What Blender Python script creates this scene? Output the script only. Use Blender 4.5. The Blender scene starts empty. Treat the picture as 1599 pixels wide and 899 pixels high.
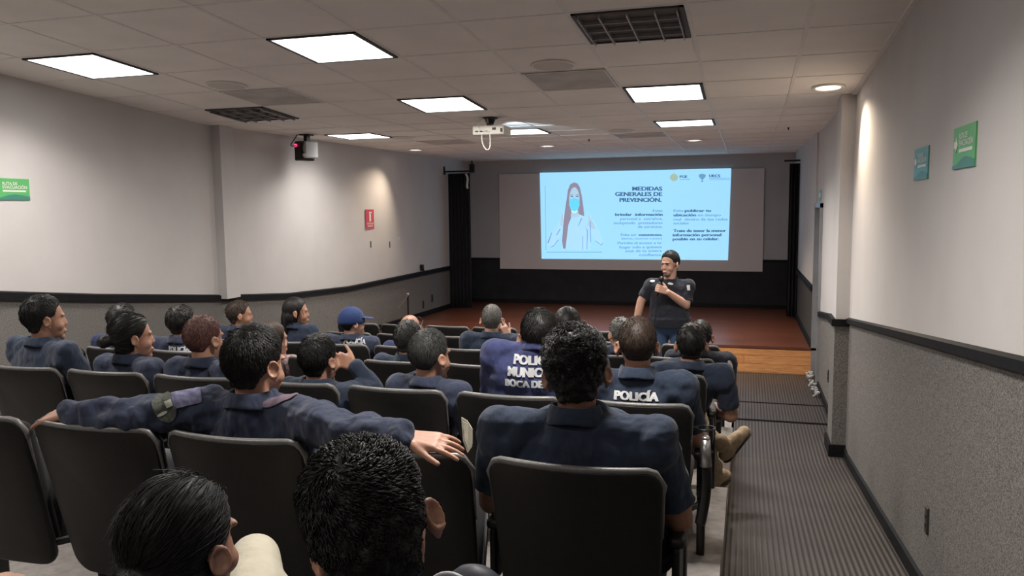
import bpy, bmesh, math, random
import numpy as np
from mathutils import Vector, Matrix
from mathutils.bvhtree import BVHTree

# ------------------------------------------------------------------ camera, world, exposure
scene = bpy.context.scene
col = scene.collection
FPX, YAW, PITCH, ROLL = 1241.7, -.2869, -.0995, -.0109
def cam_axes():
    cy, sy = math.cos(YAW), math.sin(YAW); cp, sp = math.cos(PITCH), math.sin(PITCH); cr, sr = math.cos(ROLL), math.sin(ROLL)
    f = np.array([sy*cp, cy*cp, sp]); r = np.array([cy, -sy, 0.]); u = np.cross(r, f)
    return cr*r + sr*u, -sr*r + cr*u, f
CR, CU, CF = cam_axes()
cam_data = bpy.data.cameras.new('camera')
cam_data.sensor_width = 36; cam_data.lens = FPX/1599*36; cam_data.clip_start = .05
cam = bpy.data.objects.new('camera', cam_data); col.objects.link(cam)
cam.matrix_world = Matrix(((CR[0], CU[0], -CF[0], 0), (CR[1], CU[1], -CF[1], 0), (CR[2], CU[2], -CF[2], 0), (0, 0, 0, 1)))
scene.camera = cam
scene.view_settings.view_transform = 'Standard'; scene.view_settings.look = 'None'
scene.view_settings.gamma = 1; scene.view_settings.use_curve_mapping = False
scene.view_settings.exposure = 1.15
world = bpy.data.worlds.new('world'); scene.world = world; world.use_nodes = True
world.node_tree.nodes['Background'].inputs[0].default_value = (.5, .5, .55, 1)
world.node_tree.nodes['Background'].inputs[1].default_value = .02
PANEL_W = 22.0      # watts per lit ceiling panel
SPOT_W = 45.0
PROJ_W = 18.0

def ray(px, py): return CF + CR*(px-799.5)/FPX - CU*(py-449.5)/FPX
def at_y(px, py, y):
    d = ray(px, py); return d*(y/d[1])
def at_x(px, py, x):
    d = ray(px, py); return d*(x/d[0])

# ------------------------------------------------------------------ materials
M = {}
def new_mat(name):
    m = bpy.data.materials.new(name); m.use_nodes = True
    nt = m.node_tree; b = nt.nodes['Principled BSDF']; return m, nt, b
def ramp(nt, fac, stops):
    r = nt.nodes.new('ShaderNodeValToRGB'); e = r.color_ramp.elements
    while len(e) < len(stops): e.new(.5)
    for i, (p, c) in enumerate(stops): e[i].position = p; e[i].color = (*c, 1)
    nt.links.new(fac, r.inputs[0]); return r.outputs[0]
def coords(nt, scale=(1, 1, 1)):
    t = nt.nodes.new('ShaderNodeTexCoord'); mp = nt.nodes.new('ShaderNodeMapping')
    mp.inputs['Scale'].default_value = scale; nt.links.new(t.outputs['Object'], mp.inputs[0]); return mp.outputs[0]
def noise(nt, vec, scale, detail=3, rough=.5):
    n = nt.nodes.new('ShaderNodeTexNoise'); n.inputs['Scale'].default_value = scale
    n.inputs['Detail'].default_value = detail; n.inputs['Roughness'].default_value = rough
    nt.links.new(vec, n.inputs['Vector']); return n.outputs['Fac']
def bump(nt, b, h, strength, dist=.01):
    k = nt.nodes.new('ShaderNodeBump'); k.inputs['Strength'].default_value = strength; k.inputs['Distance'].default_value = dist
    nt.links.new(h, k.inputs['Height']); nt.links.new(k.outputs[0], b.inputs['Normal'])
def mat(name, c, rough=.6, metal=0, var=.12, scale=30, bmp=0, bscale=None, stretch=(1, 1, 1), spec=.5, sheen=0, dist=.01):
    """plain coloured surface with a little procedural mottling and optional bump"""
    m, nt, b = new_mat(name); v = coords(nt, stretch)
    n = noise(nt, v, scale)
    lo = tuple(max(0, x*(1-var)) for x in c); hi = tuple(min(1, x*(1+var)) for x in c)
    nt.links.new(ramp(nt, n, [(.3, lo), (.7, hi)]), b.inputs['Base Color'])
    b.inputs['Roughness'].default_value = rough; b.inputs['Metallic'].default_value = metal
    b.inputs['Specular IOR Level'].default_value = spec
    if sheen: b.inputs['Sheen Weight'].default_value = sheen
    if bmp: bump(nt, b, noise(nt, v, bscale or scale, 4), bmp, dist)
    M[name] = m; return m
def emit(name, c, s):
    m, nt, b = new_mat(name); b.inputs['Base Color'].default_value = (*c, 1)
    b.inputs['Emission Color'].default_value = (*c, 1); b.inputs['Emission Strength'].default_value = s
    M[name] = m; return m

mat('paint', (.57, .542, .526), .75, var=.03, scale=3, bmp=.05, bscale=120)
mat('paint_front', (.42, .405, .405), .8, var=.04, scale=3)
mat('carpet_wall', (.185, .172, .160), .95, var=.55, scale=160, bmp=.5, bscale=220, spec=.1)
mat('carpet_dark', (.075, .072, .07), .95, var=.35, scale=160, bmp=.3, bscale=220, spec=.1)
mat('black_wall', (.012, .012, .014), .8, var=.3, scale=5)
mat('black_rail', (.010, .010, .011), .6, var=.2, spec=.15)
mat('curtain', (.008, .008, .010), .9, var=.3, scale=12)
mat('tile', (.88, .83, .78), .9, var=.05, scale=2.2, bmp=.12, bscale=240, spec=.2)
mat('tile_vent', (.52, .48, .45), .9, var=.18, scale=4, bmp=.2, bscale=200)
mat('t_bar', (.80, .76, .72), .5, var=.05)
mat('frame_dark', (.03, .027, .025), .5)
mat('louver', (.36, .34, .33), .3, metal=.6, var=.1)
mat('louver_back', (.10, .09, .085), .6)
mat('grille', (.62, .58, .53), .7, var=.1, scale=200)
mat('white_plastic', (.90, .87, .78), .4, var=.04)
mat('gray_plastic', (.42, .42, .42), .45, var=.05)
mat('black_plastic', (.010, .009, .008), .42, var=.2, scale=60, bmp=.15, bscale=500, spec=.45)
mat('chair_rim_highlight', (.15, .145, .14), .33, var=.15, scale=60, bmp=.08, bscale=400, spec=.6)  # paler than the shell, carries the painted highlight of the chair tops
mat('chair_fabric', (.012, .012, .012), .85, var=.3, scale=300, bmp=.2, bscale=500)
mat('seat_fabric', (.075, .075, .078), .9, var=.2, scale=300, bmp=.2, bscale=500)
mat('black_metal', (.012, .012, .012), .35, metal=.3)
mat('metal', (.45, .44, .43), .3, metal=.9, var=.1)
mat('concrete', (.22, .20, .185), .85, var=.18, scale=25, bmp=.2)
mat('screen_fabric', (.66, .60, .585), .8, var=.02, scale=2)
mat('door_metal', (.36, .36, .37), .35, metal=.5, var=.1, scale=4)
mat('green_sign', (.10, .42, .13), .4, var=.05, scale=5)
mat('teal_sign', (.10, .34, .33), .4, var=.05, scale=5)
mat('teal_dark', (.05, .22, .16), .4, var=.05, scale=5)
mat('white_print', (.72, .74, .66), .5, var=.02)
mat('red_sign', (.55, .05, .07), .4, var=.05, scale=5)
mat('shoe_tan', (.36, .27, .17), .8, var=.2, scale=40, bmp=.3)
mat('khaki', (.42, .36, .26), .85, var=.08, scale=18, bmp=.4, bscale=16, dist=.03)
mat('khaki_light', (.50, .46, .36), .85, var=.06, scale=18, bmp=.4, bscale=14, dist=.03)
mat('sole', (.05, .035, .025), .7)
mat('rubble', (.36, .35, .34), .9, var=.4, scale=60)
mat('paper', (.50, .46, .36), .8, var=.2, scale=30)
mat('dark_bag', (.015, .018, .03), .55, var=.3)
mat('lens', (.05, .05, .06), .08)
mat('badge_gray', (.06, .065, .055), .8, var=.5, scale=90)
mat('badge_light', (.42, .43, .36), .7, var=.1)
mat('patch_lavender', (.12, .115, .19), .85, var=.45, scale=60)
mat('patch_rose', (.14, .10, .13), .85, var=.12, scale=60)
mat('white_cloth', (.60, .61, .62), .8, var=.06)
emit('diffuser', (1, .985, .96), 2.2)
emit('downlight', (1, .86, .74), 3.0)
emit('led_red', (1, .03, .12), 2.0)
emit('slide', (.315, .655, .92), .45)
emit('slide_ink', (.055, .13, .24), .45)
emit('slide_ink_light', (.13, .30, .46), .45)
emit('slide_hair', (.25, .23, .31), .45)
emit('slide_skin', (.38, .57, .72), .45)
emit('slide_shirt', (.37, .66, .88), .45)
emit('slide_fold', (.17, .31, .55), .45)
emit('slide_mask', (.13, .62, .86), .45)
emit('slide_gold', (.34, .46, .36), .45)
def fabric(name, c, fold=.9, rough=.85):
    m, nt, b = new_mat(name)
    v = coords(nt, (1, 1, .55)); n = noise(nt, v, 9, 3, .55); f = noise(nt, coords(nt), 500, 2)
    mx = nt.nodes.new('ShaderNodeMath'); mx.operation = 'MULTIPLY_ADD'; mx.inputs[1].default_value = .04
    nt.links.new(f, mx.inputs[0]); nt.links.new(n, mx.inputs[2])
    bump(nt, b, mx.outputs[0], fold, .035)
    lo = tuple(x*.9 for x in c); hi = tuple(x*1.1 for x in c)
    nt.links.new(ramp(nt, noise(nt, coords(nt), 40), [(.3, lo), (.7, hi)]), b.inputs['Base Color'])
    b.inputs['Roughness'].default_value = rough; b.inputs['Sheen Weight'].default_value = .15
    b.inputs['Specular IOR Level'].default_value = .2
    M[name] = m; return m
fabric('navy', (.024, .035, .060)); fabric('navy_blue', (.040, .048, .125)); fabric('slate', (.036, .045, .078))
fabric('black_polo', (.016, .018, .026)); fabric('jacket', (.030, .038, .068), 1.3); fabric('royal', (.025, .033, .09))
fabric('navy_pants', (.018, .022, .038)); fabric('denim', (.04, .075, .15)); fabric('collar_dark', (.018, .024, .045), .2)
fabric('cap_blue', (.018, .038, .125), .2, .7)
m, nt, b = new_mat('floral'); v = coords(nt)
nt.links.new(ramp(nt, noise(nt, v, 45, 4, .7), [(.40, (.42, .30, .27)), (.5, (.10, .05, .07)), (.62, (.48, .36, .33))]), b.inputs['Base Color'])
b.inputs['Roughness'].default_value = .8; M['floral'] = m
def skin(name, c):
    m, nt, b = new_mat(name); v = coords(nt)
    lo = tuple(x*.88 for x in c); nt.links.new(ramp(nt, noise(nt, v, 25, 3), [(.3, lo), (.7, c)]), b.inputs['Base Color'])
    b.inputs['Roughness'].default_value = .5; b.inputs['Subsurface Weight'].default_value = .12
    b.inputs['Subsurface Radius'].default_value = (.012, .004, .002); b.inputs['Subsurface Scale'].default_value = 1
    bump(nt, b, noise(nt, v, 300), .06); M[name] = m
skin('skin', (.42, .22, .145)); skin('skin_dark', (.30, .15, .095)); skin('skin_light', (.55, .32, .23))
def hairmat(name, c, rough=.38):
    m, nt, b = new_mat(name); v = coords(nt, (1, 1, .3))
    nt.links.new(ramp(nt, noise(nt, v, 160, 3), [(.3, tuple(x*.6 for x in c)), (.7, tuple(x*1.4 for x in c))]), b.inputs['Base Color'])
    b.inputs['Roughness'].default_value = rough+.12; b.inputs['Specular IOR Level'].default_value = .35; M[name] = m
hairmat('hair_black', (.010, .009, .008)); hairmat('hair_brown', (.035, .022, .015), .45); hairmat('hair_gray', (.13, .125, .115), .5)
hairmat('hair_salt', (.032, .032, .029), .5); hairmat('hair_auburn', (.085, .035, .028), .5); hairmat('stubble', (.07, .06, .05), .7)
# ribbed rubber mat, stage planks
m, nt, b = new_mat('mat_ribbed'); v = coords(nt)
w = nt.nodes.new('ShaderNodeTexWave'); w.wave_type = 'BANDS'; w.bands_direction = 'X'; w.inputs['Scale'].default_value = 11.0
w.inputs['Distortion'].default_value = .15; nt.links.new(v, w.inputs['Vector'])
mm = nt.nodes.new('ShaderNodeMixRGB'); mm.blend_type = 'MULTIPLY'; mm.inputs[0].default_value = .6
nt.links.new(ramp(nt, w.outputs[0], [(.35, (.040, .033, .030)), (.65, (.062, .051, .046))]), mm.inputs[1])
nt.links.new(ramp(nt, noise(nt, v, 2.2, 5, .6), [(.3, (.6, .58, .57)), (.7, (1, 1, 1))]), mm.inputs[2])
nt.links.new(mm.outputs[0], b.inputs['Base Color']); b.inputs['Roughness'].default_value = .5
bump(nt, b, w.outputs[0], .6, .006); M['mat_ribbed'] = m
def planks(name, a, c, rough, plank=.075, vertical=False):
    m, nt, b = new_mat(name)
    t = nt.nodes.new('ShaderNodeTexCoord'); sp = nt.nodes.new('ShaderNodeSeparateXYZ'); nt.links.new(t.outputs['Object'], sp.inputs[0])
    cb = nt.nodes.new('ShaderNodeCombineXYZ'); nt.links.new(sp.outputs['X'], cb.inputs['X']); nt.links.new(sp.outputs['Z' if vertical else 'Y'], cb.inputs['Y'])
    br = nt.nodes.new('ShaderNodeTexBrick'); nt.links.new(cb.outputs[0], br.inputs['Vector'])
    br.inputs['Scale'].default_value = 1; br.inputs['Brick Width'].default_value = 1.9; br.inputs['Row Height'].default_value = plank
    br.inputs['Mortar Size'].default_value = .0018; br.offset = .37
    br.inputs['Color1'].default_value = (*a, 1); br.inputs['Color2'].default_value = (*c, 1); br.inputs['Mortar'].default_value = (a[0]*.3, a[1]*.3, a[2]*.3, 1)
    g = noise(nt, coords(nt, (1.2, 14, 14)), 5, 4, .6)
    mm = nt.nodes.new('ShaderNodeMixRGB'); mm.blend_type = 'MULTIPLY'; mm.inputs[0].default_value = .7
    nt.links.new(br.outputs['Color'], mm.inputs[1]); nt.links.new(ramp(nt, g, [(.35, (.55, .5, .48)), (.6, (1, 1, 1))]), mm.inputs[2])
    nt.links.new(mm.outputs[0], b.inputs['Base Color']); b.inputs['Roughness'].default_value = rough; M[name] = m
planks('stage_wood', (.13, .045, .028), (.20, .068, .038), .28)
planks('fascia_wood', (.60, .25, .085), (.76, .36, .14), .35, .10, True)

# ------------------------------------------------------------------ mesh helpers
class MB:
    """collects closed shapes into one mesh"""
    def __init__(s): s.v = []; s.f = []; s.n = 0; s.mi = []
    def add(s, V, F, mi=0):
        V = np.asarray(V, float); s.v.append(V); s.f += [tuple(i+s.n for i in f) for f in F]; s.mi += [mi]*len(F); s.n += len(V); return s
    def loft(s, rings, cap=True, mi=0):
        n = len(rings[0]); V = np.concatenate(rings); F = []
        for i in range(len(rings)-1):
            for j in range(n):
                a, b_ = i*n+j, i*n+(j+1) % n; F.append((a, b_, b_+n, a+n))
        if cap: F.append(tuple(range(n))[::-1]); F.append(tuple((len(rings)-1)*n+j for j in range(n)))
        return s.add(V, F, mi)
    def capsule(s, p0, p1, r0, r1, n=14, flat=False, flat1=False, sq=1.0, up=None):
        p0 = np.asarray(p0, float); p1 = np.asarray(p1, float); d = p1-p0; L = np.linalg.norm(d) or 1e-6; d = d/L
        h = np.array(up if up is not None else ((0, 0, 1.) if abs(d[2]) < .9 else (1., 0, 0)), float)
        a = np.cross(d, h); a /= np.linalg.norm(a); b_ = np.cross(d, a)
        t = np.linspace(0, 2*np.pi, n, endpoint=False); ring = np.cos(t)[:, None]*a + sq*np.sin(t)[:, None]*b_
        R = []
        if not flat:
            for q in (-85, -60, -35, -15): R.append(p0 + d*r0*math.sin(math.radians(q)) + ring*r0*math.cos(math.radians(q)))
        R.append(p0 + ring*r0); R.append(p1 + ring*r1)
        if not (flat or flat1):
            for q in (15, 35, 60, 85): R.append(p1 + d*r1*math.sin(math.radians(q)) + ring*r1*math.cos(math.radians(q)))
        return s.loft(R)
    def chain(s, pts, rad, n=14, **k):
        for i in range(len(pts)-1): s.capsule(pts[i], pts[i+1], rad[i], rad[i+1], n, **k)
        return s
    def ell(s, c, r, rot=None, nu=18, nv=10, mi=0):
        c = np.asarray(c, float); r = np.asarray(r, float)
        rot = np.eye(3) if rot is None else np.asarray(rot, float)
        R = []
        for q in np.linspace(-88, 88, nv):
            q = math.radians(q); t = np.linspace(0, 2*np.pi, nu, endpoint=False)
            P = np.stack([r[0]*math.cos(q)*np.cos(t), r[1]*math.cos(q)*np.sin(t), np.full(nu, r[2]*math.sin(q))], 1)
            R.append(c + P @ rot.T)
        return s.loft(R, mi=mi)
    def box(s, c, size, rot=None, mi=0):
        c = np.asarray(c, float); h = np.asarray(size, float)/2
        P = np.array([[x, y, z] for x in (-1, 1) for y in (-1, 1) for z in (-1, 1)])*h
        if rot is not None: P = P @ np.asarray(rot).T
        return s.add(P+c, [(0, 1, 3, 2), (4, 6, 7, 5), (0, 4, 5, 1), (2, 3, 7, 6), (0, 2, 6, 4), (1, 5, 7, 3)], mi)
    def rbox(s, c, size, r=.01, rot=None, seg=3):
        bm = bmesh.new(); bmesh.ops.create_cube(bm, size=1)
        bmesh.ops.scale(bm, vec=Vector(size), verts=bm.verts)
        bmesh.ops.bevel(bm, geom=bm.edges[:], offset=r, segments=seg, profile=.5, affect='EDGES')
        bm.verts.index_update(); V = np.array([v.co[:] for v in bm.verts]); F = [tuple(v.index for v in f.verts) for f in bm.faces]; bm.free()
        if rot is not None: V = V @ np.asarray(rot).T
        return s.add(V+np.asarray(c, float), F)
    def tube(s, pts, r, n=8):
        pts = [np.asarray(p, float) for p in pts]; R = []
        a = None
        for i, p in enumerate(pts):
            d = pts[min(i+1, len(pts)-1)]-pts[max(i-1, 0)]; d /= (np.linalg.norm(d) or 1)
            if a is None: a = np.cross(d, (0, 0, 1.) if abs(d[2]) < .9 else (1., 0, 0))
            a = a-d*(a@d); a /= np.linalg.norm(a); b_ = np.cross(d, a)
            t = np.linspace(0, 2*np.pi, n, endpoint=False); rr = r[i] if hasattr(r, '__len__') else r
            R.append(p + rr*(np.cos(t)[:, None]*a+np.sin(t)[:, None]*b_))
        return s.loft(R)
    def torus(s, c, R, r, rot=None, n=28, m=8, sx=1, a0=0, a1=2*np.pi):
        full = abs(a1-a0-2*np.pi) < 1e-6; rings = []
        rot = np.eye(3) if rot is None else np.asarray(rot)
        for t in np.linspace(a0, a1, n, endpoint=not full):
            q = np.linspace(0, 2*np.pi, m, endpoint=False)
            P = np.stack([(R+r*np.cos(q))*np.cos(t)*sx, (R+r*np.cos(q))*np.sin(t), r*np.sin(q)], 1); rings.append(np.asarray(c)+P@rot.T)
        if full: rings.append(rings[0])
        return s.loft(rings, cap=not full)
    def prism(s, poly, th, org, u, v, w, mi=0):
        """polygon (2-D) extruded by th along w"""
        org, u, v, w = [np.asarray(q, float) for q in (org, u, v, w)]
        A = np.array([org+u*p[0]+v*p[1] for p in poly]); n = len(poly)
        F = [tuple(range(n))[::-1], tuple(range(n, 2*n))]+[(i, (i+1) % n, (i+1) % n+n, i+n) for i in range(n)]
        return s.add(np.concatenate([A, A+w*th]), F, mi)
    def mesh(s, name):
        me = bpy.data.meshes.new(name); V = np.concatenate(s.v) if s.v else np.zeros((0, 3))
        me.from_pydata(V.tolist(), [], s.f); me.update(); return me
    def build(s, name, m, parent=None, loc=(0, 0, 0), smooth=False, fix=True):
        V = np.concatenate(s.v)-np.asarray(loc, float)
        me = bpy.data.meshes.new(name); me.from_pydata(V.tolist(), [], s.f)
        if fix:
            bm = bmesh.new(); bm.from_mesh(me); bmesh.ops.recalc_face_normals(bm, faces=bm.faces); bm.to_mesh(me); bm.free()
        return link(name, me, m, parent, smooth)
def link(name, me, m, parent=None, smooth=False, loc=None):
    o = bpy.data.objects.new(name, me); col.objects.link(o)
    if m is not None:
        me.materials.clear(); me.materials.append(m if not isinstance(m, str) else M[m])
    if smooth: me.polygons.foreach_set('use_smooth', [True]*len(me.polygons))
    if parent: o.parent = parent
    if loc is not None: o.location = loc
    return o
def tag(o, label=None, cat=None, group=None, kind=None):
    if label: o['label'] = label
    if cat: o['category'] = cat
    if group: o['group'] = group
    if kind: o['kind'] = kind
    return o
def empty(name, loc, label=None, cat=None, group=None):
    o = bpy.data.objects.new(name, None); col.objects.link(o); o.location = loc; o.empty_display_size = .1
    return tag(o, label, cat, group)
def struct(name, mb, m, smooth=False):
    return tag(mb.build(name, m, smooth=smooth), kind='structure')
def evaluated(me, mods):
    o = bpy.data.objects.new('tmp', me); col.objects.link(o)
    for t, kw in mods:
        md = o.modifiers.new(t, t)
        for k, v in kw.items(): setattr(md, k, v)
    dg = bpy.context.evaluated_depsgraph_get(); dg.update()
    r = bpy.data.meshes.new_from_object(o.evaluated_get(dg)); bpy.data.objects.remove(o); return r
def fuse(mb, voxel, smooth_it=6, extra=()):
    """fuse overlapping closed shapes into one continuous skin"""
    return evaluated(mb.mesh('fuse'), [('REMESH', dict(mode='VOXEL', voxel_size=voxel)), ('SMOOTH', dict(factor=.5, iterations=smooth_it))]+list(extra))
def rotz(a): c, s = math.cos(a), math.sin(a); return np.array([[c, -s, 0], [s, c, 0], [0, 0, 1.]])
def rotx(a): c, s = math.cos(a), math.sin(a); return np.array([[1., 0, 0], [0, c, -s], [0, s, c]])
def roty(a): c, s = math.cos(a), math.sin(a); return np.array([[c, 0, s], [0, 1., 0], [-s, 0, c]])
def nz(v): v = np.asarray(v, float); return v/np.linalg.norm(v)
def text_mesh(txt, bold=0.0, res=3):
    c = bpy.data.curves.new('t', 'FONT'); c.body = txt; c.size = 1; c.offset = bold; c.resolution_u = res
    o = bpy.data.objects.new('t', c); col.objects.link(o)
    dg = bpy.context.evaluated_depsgraph_get(); dg.update()
    me = bpy.data.meshes.new_from_object(o.evaluated_get(dg))
    V = np.array([v.co[:] for v in me.vertices]); F = [tuple(p.vertices) for p in me.polygons]
    bpy.data.objects.remove(o); return V, F
def text_fit(txt, w, h=None, bold=0.0):
    """2-D text scaled to width w and cap height h"""
    V, F = text_mesh(txt, bold); x0, x1 = V[:, 0].min(), V[:, 0].max()
    P = V[:, :2].copy(); P[:, 0] = (P[:, 0]-x0)*w/(x1-x0); P[:, 1] *= (h/.69 if h else w/(x1-x0)); return P, F

# ------------------------------------------------------------------ room shell
XL, XR, YB, YF, FL, ST = -5.1, .79, -2.6, 13.75, -2.01, -1.69
TA = math.tan(.0651)
def ceil_z(y): return 1.287-TA*y if y < 6.7 else .85
def floor_z(y): return -1.37-.0985*y if y < 6.5 else FL
def wall_x(y):   # the left wall closes in a little towards the stage
    return -5.1 if y < 6.85 else -5.07+(y-6.9)*.19/5.9
def rail_l(y): return float(np.interp(y, [-2.6, 4.4, 5.25, 6.86, 8, 9.34, 14], [.2, -.55, -.66, -.84, -.94, -.99, -.96]))
def rail_r(y): return -.17-.107*y if y < 9.95 else -.95
SL = {}
mb = MB()
for y0, y1 in ((YB, 6.7), (6.7, YF)):
    z0, z1 = 1.287-TA*y0 if y0 < 6.7 else .85, (.85 if y1 >= 6.7 else 0)
    P = [(XL-.2, y0, z0), (XR+.2, y0, z0), (XR+.2, y1, z1), (XL-.2, y1, z1)]
    mb.add([*P, *[(a, b_, c+.1) for a, b_, c in P]], [(0, 1, 2, 3), (4, 7, 6, 5), (0, 3, 7, 4), (1, 5, 6, 2), (0, 4, 5, 1), (3, 2, 6, 7)])
struct('ceiling', mb, 'tile')
# T-bar grid (0.61 m module)
mb = MB()
gx = [-4.58, -3.97, -3.36, -2.75, -2.14, -1.53, -.92, -.31, .30]
gy = [-2.52+.61*k for k in range(16)]; gy = [y for y in gy if y < 6.65]+[6.66, 7.46, 8.07, 8.68, 9.29, 9.9, 10.51, 11.12, 11.73, 12.34, 12.95, 13.5]
gy = [4.19-.61*k for k in range(11, 0, -1)]+[4.19, 4.80, 5.41, 6.02, 6.63, 7.46, 8.07, 8.68, 9.29, 9.9, 10.51, 11.12, 11.73, 12.34, 12.95]
def strip(mb, x0, x1, y0, y1, off=.004, th=.004):
    for a, b_ in ((y0, min(y1, 6.7)), (max(y0, 6.7), y1)):
        if b_ <= a: continue
        P = [(x0, a, ceil_z(a)-off), (x1, a, ceil_z(a)-off), (x1, b_, (ceil_z(b_-1e-6))-off), (x0, b_, (ceil_z(b_-1e-6))-off)]
        mb.add([*P, *[(p, q, c+th) for p, q, c in P]], [(0, 1, 2, 3), (4, 7, 6, 5), (0, 3, 7, 4), (1, 5, 6, 2), (0, 4, 5, 1), (3, 2, 6, 7)])
for x in gx: strip(mb, x-.012, x+.012, YB, YF)
for y in gy: strip(mb, XL, XR, y-.009, y+.009, .0035)
strip(mb, XR-.03, XR, YB, YF, .012, .012)
struct('trim_1', mb, 't_bar')

def wall_band(name, xs, zlo, zhi, m, side, th=.12):
    """side wall band between two height functions, following y"""
    mb = MB(); ys, X = xs
    for i in range(len(ys)-1):
        a, b_ = ys[i], ys[i+1]; xa, xb = X[i], X[i+1]; o = th if side > 0 else -th
        P = [(xa, a, zlo(a+1e-6)), (xb, b_, zlo(b_-1e-6)), (xb, b_, zhi(b_-1e-6)), (xa, a, zhi(a+1e-6))]
        mb.add([*P, *[(p+o, q, c) for p, q, c in P]], [(0, 1, 2, 3), (4, 7, 6, 5), (0, 3, 7, 4), (1, 5, 6, 2), (0, 4, 5, 1), (3, 2, 6, 7)])
    return struct(name, mb, m)
ysL = [YB, 0, 2, 4.4, 5.25, 6.7, 6.85]; XLs = [-5.1]*7
ysL2 = [6.85, 7.5, 8, 8.7, 9.34, 10.5, 12, YF]; XL2 = [wall_x(y) for y in ysL2]
wall_band('wall_left', (ysL+ysL2[1:], XLs+XL2[1:]), rail_l, lambda y: ceil_z(y)+.04, 'paint', -1)
wall_band('wall_left_lower', (ysL+ysL2[1:], [x for x in XLs+XL2[1:]]), lambda y: -2.3, rail_l, 'carpet_wall', -1)
mb = MB()
mb.box((-5.06, 6.93, -.0), (.12, .22, 1.75)); struct('wall_left_pilaster', mb, 'paint')
ysR = [YB, 0, 2, 4, 6.5, 6.7, 8, 9.2]
wall_band('wall_right', (ysR, [XR]*8), rail_r, lambda y: ceil_z(y)+.04, 'paint', 1)
wall_band('wall_right_lower', (ysR, [XR]*8), lambda y: -2.3, rail_r, 'carpet_wall', 1)
wall_band('wall_right_stage', ([9.98, YF], [.77, .74]), rail_r, lambda y: .9, 'paint', 1)
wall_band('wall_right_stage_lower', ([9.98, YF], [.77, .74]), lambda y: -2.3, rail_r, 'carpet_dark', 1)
mb = MB(); mb.box((XR+.06, 9.59, .45), (.12, .80, .92)); struct('wall_right_lintel', mb, 'paint')
# pilaster on the right
mb = MB(); mb.box((.76, 6.86, 0), (.14, .32, 1.86)); struct('wall_right_pilaster', mb, 'paint')
mb = MB(); mb.box((.757, 6.86, -1.47), (.146, .326, 1.12)); struct('wall_right_pilaster_lower', mb, 'carpet_wall')
# front wall (behind the screen)
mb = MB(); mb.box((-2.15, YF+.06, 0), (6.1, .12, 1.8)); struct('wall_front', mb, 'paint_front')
mb = MB(); mb.box((-2.15, YF+.055, -1.45), (6.1, .13, 1.1)); struct('wall_front_lower', mb, 'black_wall')
mb = MB(); mb.box((-2.15, YF-.01, -.905), (6.1, .03, .04)); struct('trim_2', mb, 'black_rail')
mb = MB(); mb.box((-2.15, YB-.06, 0), (6.1, .12, 3.4)); struct('wall_back', mb, 'paint')
# rails
def rail(name, ys, X, zf, out, m='black_rail', h=.05, t=.03):
    mb = MB()
    for i in range(len(ys)-1):
        a, b_ = ys[i], ys[i+1]; xa, xb = X[i], X[i+1]
        A = [(xa, a, zf(a+1e-6)-h), (xa+out*t, a, zf(a+1e-6)-h), (xa+out*t, a, zf(a+1e-6)-.006), (xa, a, zf(a+1e-6)+.004)]
        B = [(xb, b_, zf(b_-1e-6)-h), (xb+out*t, b_, zf(b_-1e-6)-h), (xb+out*t, b_, zf(b_-1e-6)-.006), (xb, b_, zf(b_-1e-6)+.004)]
        mb.add(A+B, [(0, 1, 2, 3), (4, 7, 6, 5), (0, 4, 5, 1), (1, 5, 6, 2), (2, 6, 7, 3), (3, 7, 4, 0)])
    return struct(name, mb, m)
rail('trim_4', ysL+ysL2[1:], XLs+XL2[1:], rail_l, 1, h=.06)
rail('trim_5', [YB, 2, 6.7], [XR]*3, rail_r, -1, h=.042, t=.025)
rail('trim_6', [7.02, 9.2], [XR]*2, rail_r, -1)
rail('trim_7', [9.98, YF], [.77, .74], rail_r, -1, h=.06)
mb = MB(); mb.box((.745, 6.86, rail_r(6.86)-.02), (.17, .35, .055)); struct('trim_8', mb, 'black_rail')
# baseboards
rail('baseboard_right', [YB, 2, 6.5, 6.7], [XR]*4, lambda y: floor_z(y)+.08, -1, h=.12, t=.014)
rail('baseboard_right_far', [7.02, 9.2], [XR]*2, lambda y: FL+.08, -1, h=.12, t=.014)
rail('baseboard_stage_right', [9.98, YF], [.77, .74], lambda y: ST+.07, -1, h=.08, t=.02)
rail('baseboard_stage_left', [9.95, 12, YF], [wall_x(9.95), wall_x(12), wall_x(YF)], lambda y: ST+.07, 1, h=.08, t=.02)
mb = MB(); mb.box((.75, 6.86, FL+.05), (.175, .36, .10)); struct('baseboard_pilaster', mb, 'black_rail')
mb = MB(); mb.box((-2.15, YF-.01, ST+.03), (6.1, .02, .06)); struct('baseboard_front', mb, 'black_rail')
# floors
mb = MB()
for a, b_ in ((YB, 6.5), (6.5, 7.69), (7.69, 8.39), (8.39, 10.0)):
    za, zb = floor_z(a), floor_z(b_-1e-6) if b_ <= 6.5 else FL
    if b_ == 6.5: zb = FL
    P = [(-.10, a, za), (XR+.1, a, za), (XR+.1, b_, zb), (-.10, b_, zb)]
    mb.add([*P, *[(p, q, c-.2) for p, q, c in P]], [(0, 1, 2, 3), (4, 7, 6, 5), (0, 3, 7, 4), (1, 5, 6, 2), (0, 4, 5, 1), (3, 2, 6, 7)])
struct('floor', mb, 'mat_ribbed')
mb = MB()
for y in (7.69, 8.39): mb.box((.34, y, FL+.003), (.90, .02, .008))
mb.box((.33, 7.66, FL+.003), (.9, .008, .006)); struct('trim_9', mb, 'black_rail')
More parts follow.
